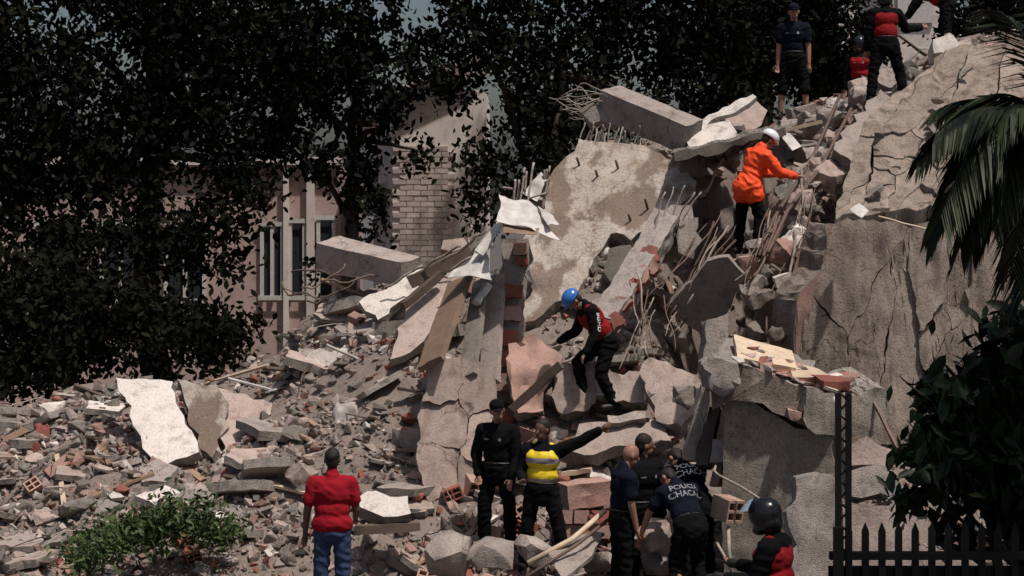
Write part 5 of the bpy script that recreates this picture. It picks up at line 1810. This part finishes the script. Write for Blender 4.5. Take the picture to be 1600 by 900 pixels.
# street tree over the right foreground, its shade falls on the lower right
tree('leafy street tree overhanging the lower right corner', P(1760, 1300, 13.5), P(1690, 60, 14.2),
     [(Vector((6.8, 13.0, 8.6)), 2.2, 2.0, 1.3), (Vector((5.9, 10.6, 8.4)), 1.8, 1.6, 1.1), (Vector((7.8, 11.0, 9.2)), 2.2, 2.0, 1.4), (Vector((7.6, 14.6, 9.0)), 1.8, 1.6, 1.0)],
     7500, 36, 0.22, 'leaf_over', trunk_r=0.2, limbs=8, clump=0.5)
tree('dark broad-leaved shrub hanging over the fence on the right', P(1570, 1110, 15.2), P(1545, 640, 15.2),
     [B(1490, 625, 15.2, 55, 0.4, 45), B(1580, 600, 15.2, 70, 0.4, 70), B(1475, 720, 15.0, 48, 0.4, 50), B(1560, 740, 15.2, 80, 0.45, 90), B(1610, 820, 15.2, 80, 0.4, 60), B(1430, 610, 15.1, 20, 0.2, 22), B(1640, 700, 15.2, 70, .4, 120),
      B(1415, 655, 15.1, 14, .2, 26), B(1440, 770, 15.0, 18, .2, 34), B(1520, 840, 15.2, 50, .3, 40), B(1500, 560, 15.2, 30, .2, 20), B(1590, 530, 15.2, 40, .3, 30)],
     3400, 37, 0.21, 'leaf_near', trunk_r=0.06, name='shrub', clump=0.13, limbs=14, aspect=0.4)


# palm
def frond_mesh(a, b, sag, nl, ll, seed, spread=0.9):
    rr = random.Random(seed)
    a, b = Vector(a), Vector(b)
    n = 16
    L_ = (b - a).length
    mid = []
    for i in range(n + 1):
        t = i / n
        p = a.lerp(b, t)
        p.z += sag * L_ * (math.sin(math.pi * t * 0.75))
        mid.append(p)
    verts, faces = [], []
    sp = tube_mesh('x', mid, 0.012, 5, 0.004)
    for v in sp.vertices:
        verts.append(v.co.copy())
    for p in sp.polygons:
        faces.append(tuple(p.vertices))
    bpy.data.meshes.remove(sp)
    for i in range(nl):
        t = 0.12 + 0.88 * i / nl
        k = min(n - 1, int(t * n))
        p = mid[k].lerp(mid[k + 1], t * n - k)
        ax_ = (mid[k + 1] - mid[k]).normalized()
        side = ax_.cross(Vector((0, 0, 1)))
        side.normalize()
        for s in (1, -1):
            l = ll * (0.45 + 0.75 * math.sin(math.pi * min(1, t * 0.85 + 0.1))) * rr.uniform(0.85, 1.1)
            dr = (ax_ * 0.75 + side * s * spread + Vector((0, 0, -0.25 + rr.uniform(-.1, .1)))).normalized()
            w = Vector((0, 0, 1)).cross(dr)
            w = (w.normalized() + Vector((0, 0, rr.uniform(-.5, .5)))).normalized() * 0.014
            o = len(verts)
            e1 = p + dr * l * 0.5 + Vector((0, 0, -0.04 * l))
            e2 = p + dr * l + Vector((0, 0, -0.32 * l))
            verts += [p - w * 0.5, p + w * 0.5, e1 + w, e1 - w, e2]
            faces += [(o, o + 1, o + 2, o + 3), (o + 3, o + 2, o + 4)]
    return mesh_from('frond', verts, faces, False)


pc = P(1690, 250, 12.0)
palm = empty('palm_tree', Vector((pc.x, pc.y, 0)), 'dark palm whose fronds hang in from the right edge', 'palm tree')
tm = tube_mesh('trunk', bent(Vector((pc.x, pc.y, 0)), pc, 3, 0, 0.01), 0.14, 10, 0.1)
rebase(tm, palm.location)
link('trunk', tm, 'bark', palm)
for i, (e, sag, d) in enumerate((((1462, 285), 0.42, 11.8), ((1500, 250), 0.55, 12.4), ((1470, 505), 0.62, 11.6), ((1520, 520), 0.62, 12.0), ((1565, 530), 0.55, 12.2), ((1455, 430), 0.42, 12.3), ((1570, 200), 0.2, 12.6), ((1600, 560), 0.4, 12.4),
                                 ((1560, 60), 0.25, 12.5), ((1620, 20), 0.2, 12.2), ((1440, 330), 0.5, 12.0), ((1490, 400), 0.62, 11.7), ((1530, 300), 0.5, 12.5), ((1545, 470), 0.7, 11.8), ((1590, 400), 0.6, 12.3), ((1475, 215), 0.32, 12.5), ((1500, 560), 0.66, 11.9), ((1455, 520), 0.6, 12.2), ((1580, 590), 0.6, 11.7), ((1860, 200), 0.3, 12.2), ((1850, 420), 0.45, 12.0), ((1780, 520), .5, 11.4))):
    me = frond_mesh(pc, P(e[0], e[1], d), sag, 80, 0.42, 40 + i)
    rebase(me, palm.location)
    link('frond', me, 'leaf_palm', palm)

# weeds in front, far left
for i, (x, y, d, w, h, n) in enumerate(((165, 845, 20.2, 50, 30, 260), (235, 822, 20.5, 60, 36, 420), (300, 818, 20.7, 46, 34, 300), (140, 872, 19.6, 40, 24, 200), (345, 836, 20.6, 30, 20, 130))):
    root = empty('weed_plant', P(x, y + h, d), ['leafy green weed at the far left edge of the rubble foot', 'largest bright green bush before the cream panels', 'green bush right of the largest one', 'low green weed nearest the street at far left', 'smallest green weed, right end of the row'][i], 'plant', 'green weeds at the rubble foot')
    pts, c = blob_points([B(x, y, d, w, 0.4, h * 1.1), B(x + w * 0.4, y - h * 0.5, d, w * 0.5, 0.3, h), B(x - w * 0.5, y + h * .1, d, w * 0.4, 0.3, h * .8)], int(n * 2.4), 60 + i, 0.09, 12)
    me = leaf_mesh('foliage', pts, 0.085, 60 + i, 0.38, 0.0, 0.25, 'leaf_weed')
    rebase(me, root.location)
    link('foliage', me, None, root)
    for k in range(16):
        sm = tube_mesh('stem', bent(root.location, Vector(c[k % len(c)]), i * 9 + k, 0, 0.1), 0.008, 5, 0.004)
        rebase(sm, root.location)
        link('stem', sm, 'leaf_weed', root)

# iron fence
DFN = 14.2
fz = Z(820, DFN)
fence = empty('iron_fence', Vector((X(1300, DFN), DFN, 0)), 'black iron fence with pointed pickets at the lower right', 'fence')


def picket(x, z1, w, name='picket'):
    v = []
    for y in (DFN - 0.012, DFN + 0.012):
        v += [(x - w / 2, y, 0), (x + w / 2, y, 0), (x + w / 2, y, z1 - 0.07), (x, y, z1), (x - w / 2, y, z1 - 0.07)]
    f = [(0, 1, 2, 3, 4), (9, 8, 7, 6, 5)] + [(i, 5 + i, 5 + (i + 1) % 5, (i + 1) % 5) for i in range(5)]
    me = mesh_from(name, [Vector(q) - fence.location for q in v], f)
    me.materials.append(M['iron'])
    return link(name, me, None, fence)


for k in range(14):
    picket(X(1326 + 26 * k, DFN), fz + 0.02, 0.055)
x0, x1 = X(1296, DFN), X(1720, DFN)
for zz in (Z(868, DFN), 0.35):
    box_obj('rail', x0, x1, DFN - 0.03, DFN + 0.03, zz - 0.03, zz + 0.03, 'iron', fence)
box_obj('lower_panel', x0, x1, DFN + 0.04, DFN + 0.06, 0.4, Z(886, DFN), 'iron', fence)
gate = empty('gate_post', Vector((X(1312, DFN), DFN - 0.1, 0)), 'tall black lattice post rising beside the fence end', 'post')
for px in (1306, 1322):
    box_obj('upright', X(px, DFN) - 0.022, X(px, DFN) + 0.022, DFN - 0.12, DFN - 0.076, 0, Z(612, DFN), 'iron', gate)
for k in range(16):
    z0 = Z(880 - k * 17, DFN)
    a, b = Vector((X(1306, DFN), DFN - 0.098, z0)), Vector((X(1322, DFN), DFN - 0.098, z0 + 0.08))
    if k % 2:
        a.z, b.z = b.z, a.z
    me = tube_mesh('lattice_bar', [a, b], 0.009, 5)
    rebase(me, gate.location)
    link('lattice_bar', me, 'iron', gate)
box_obj('post_foot', X(1297, DFN), X(1311, DFN), DFN - 0.2, DFN - 0.124, 0, Z(818, DFN), 'iron', gate)
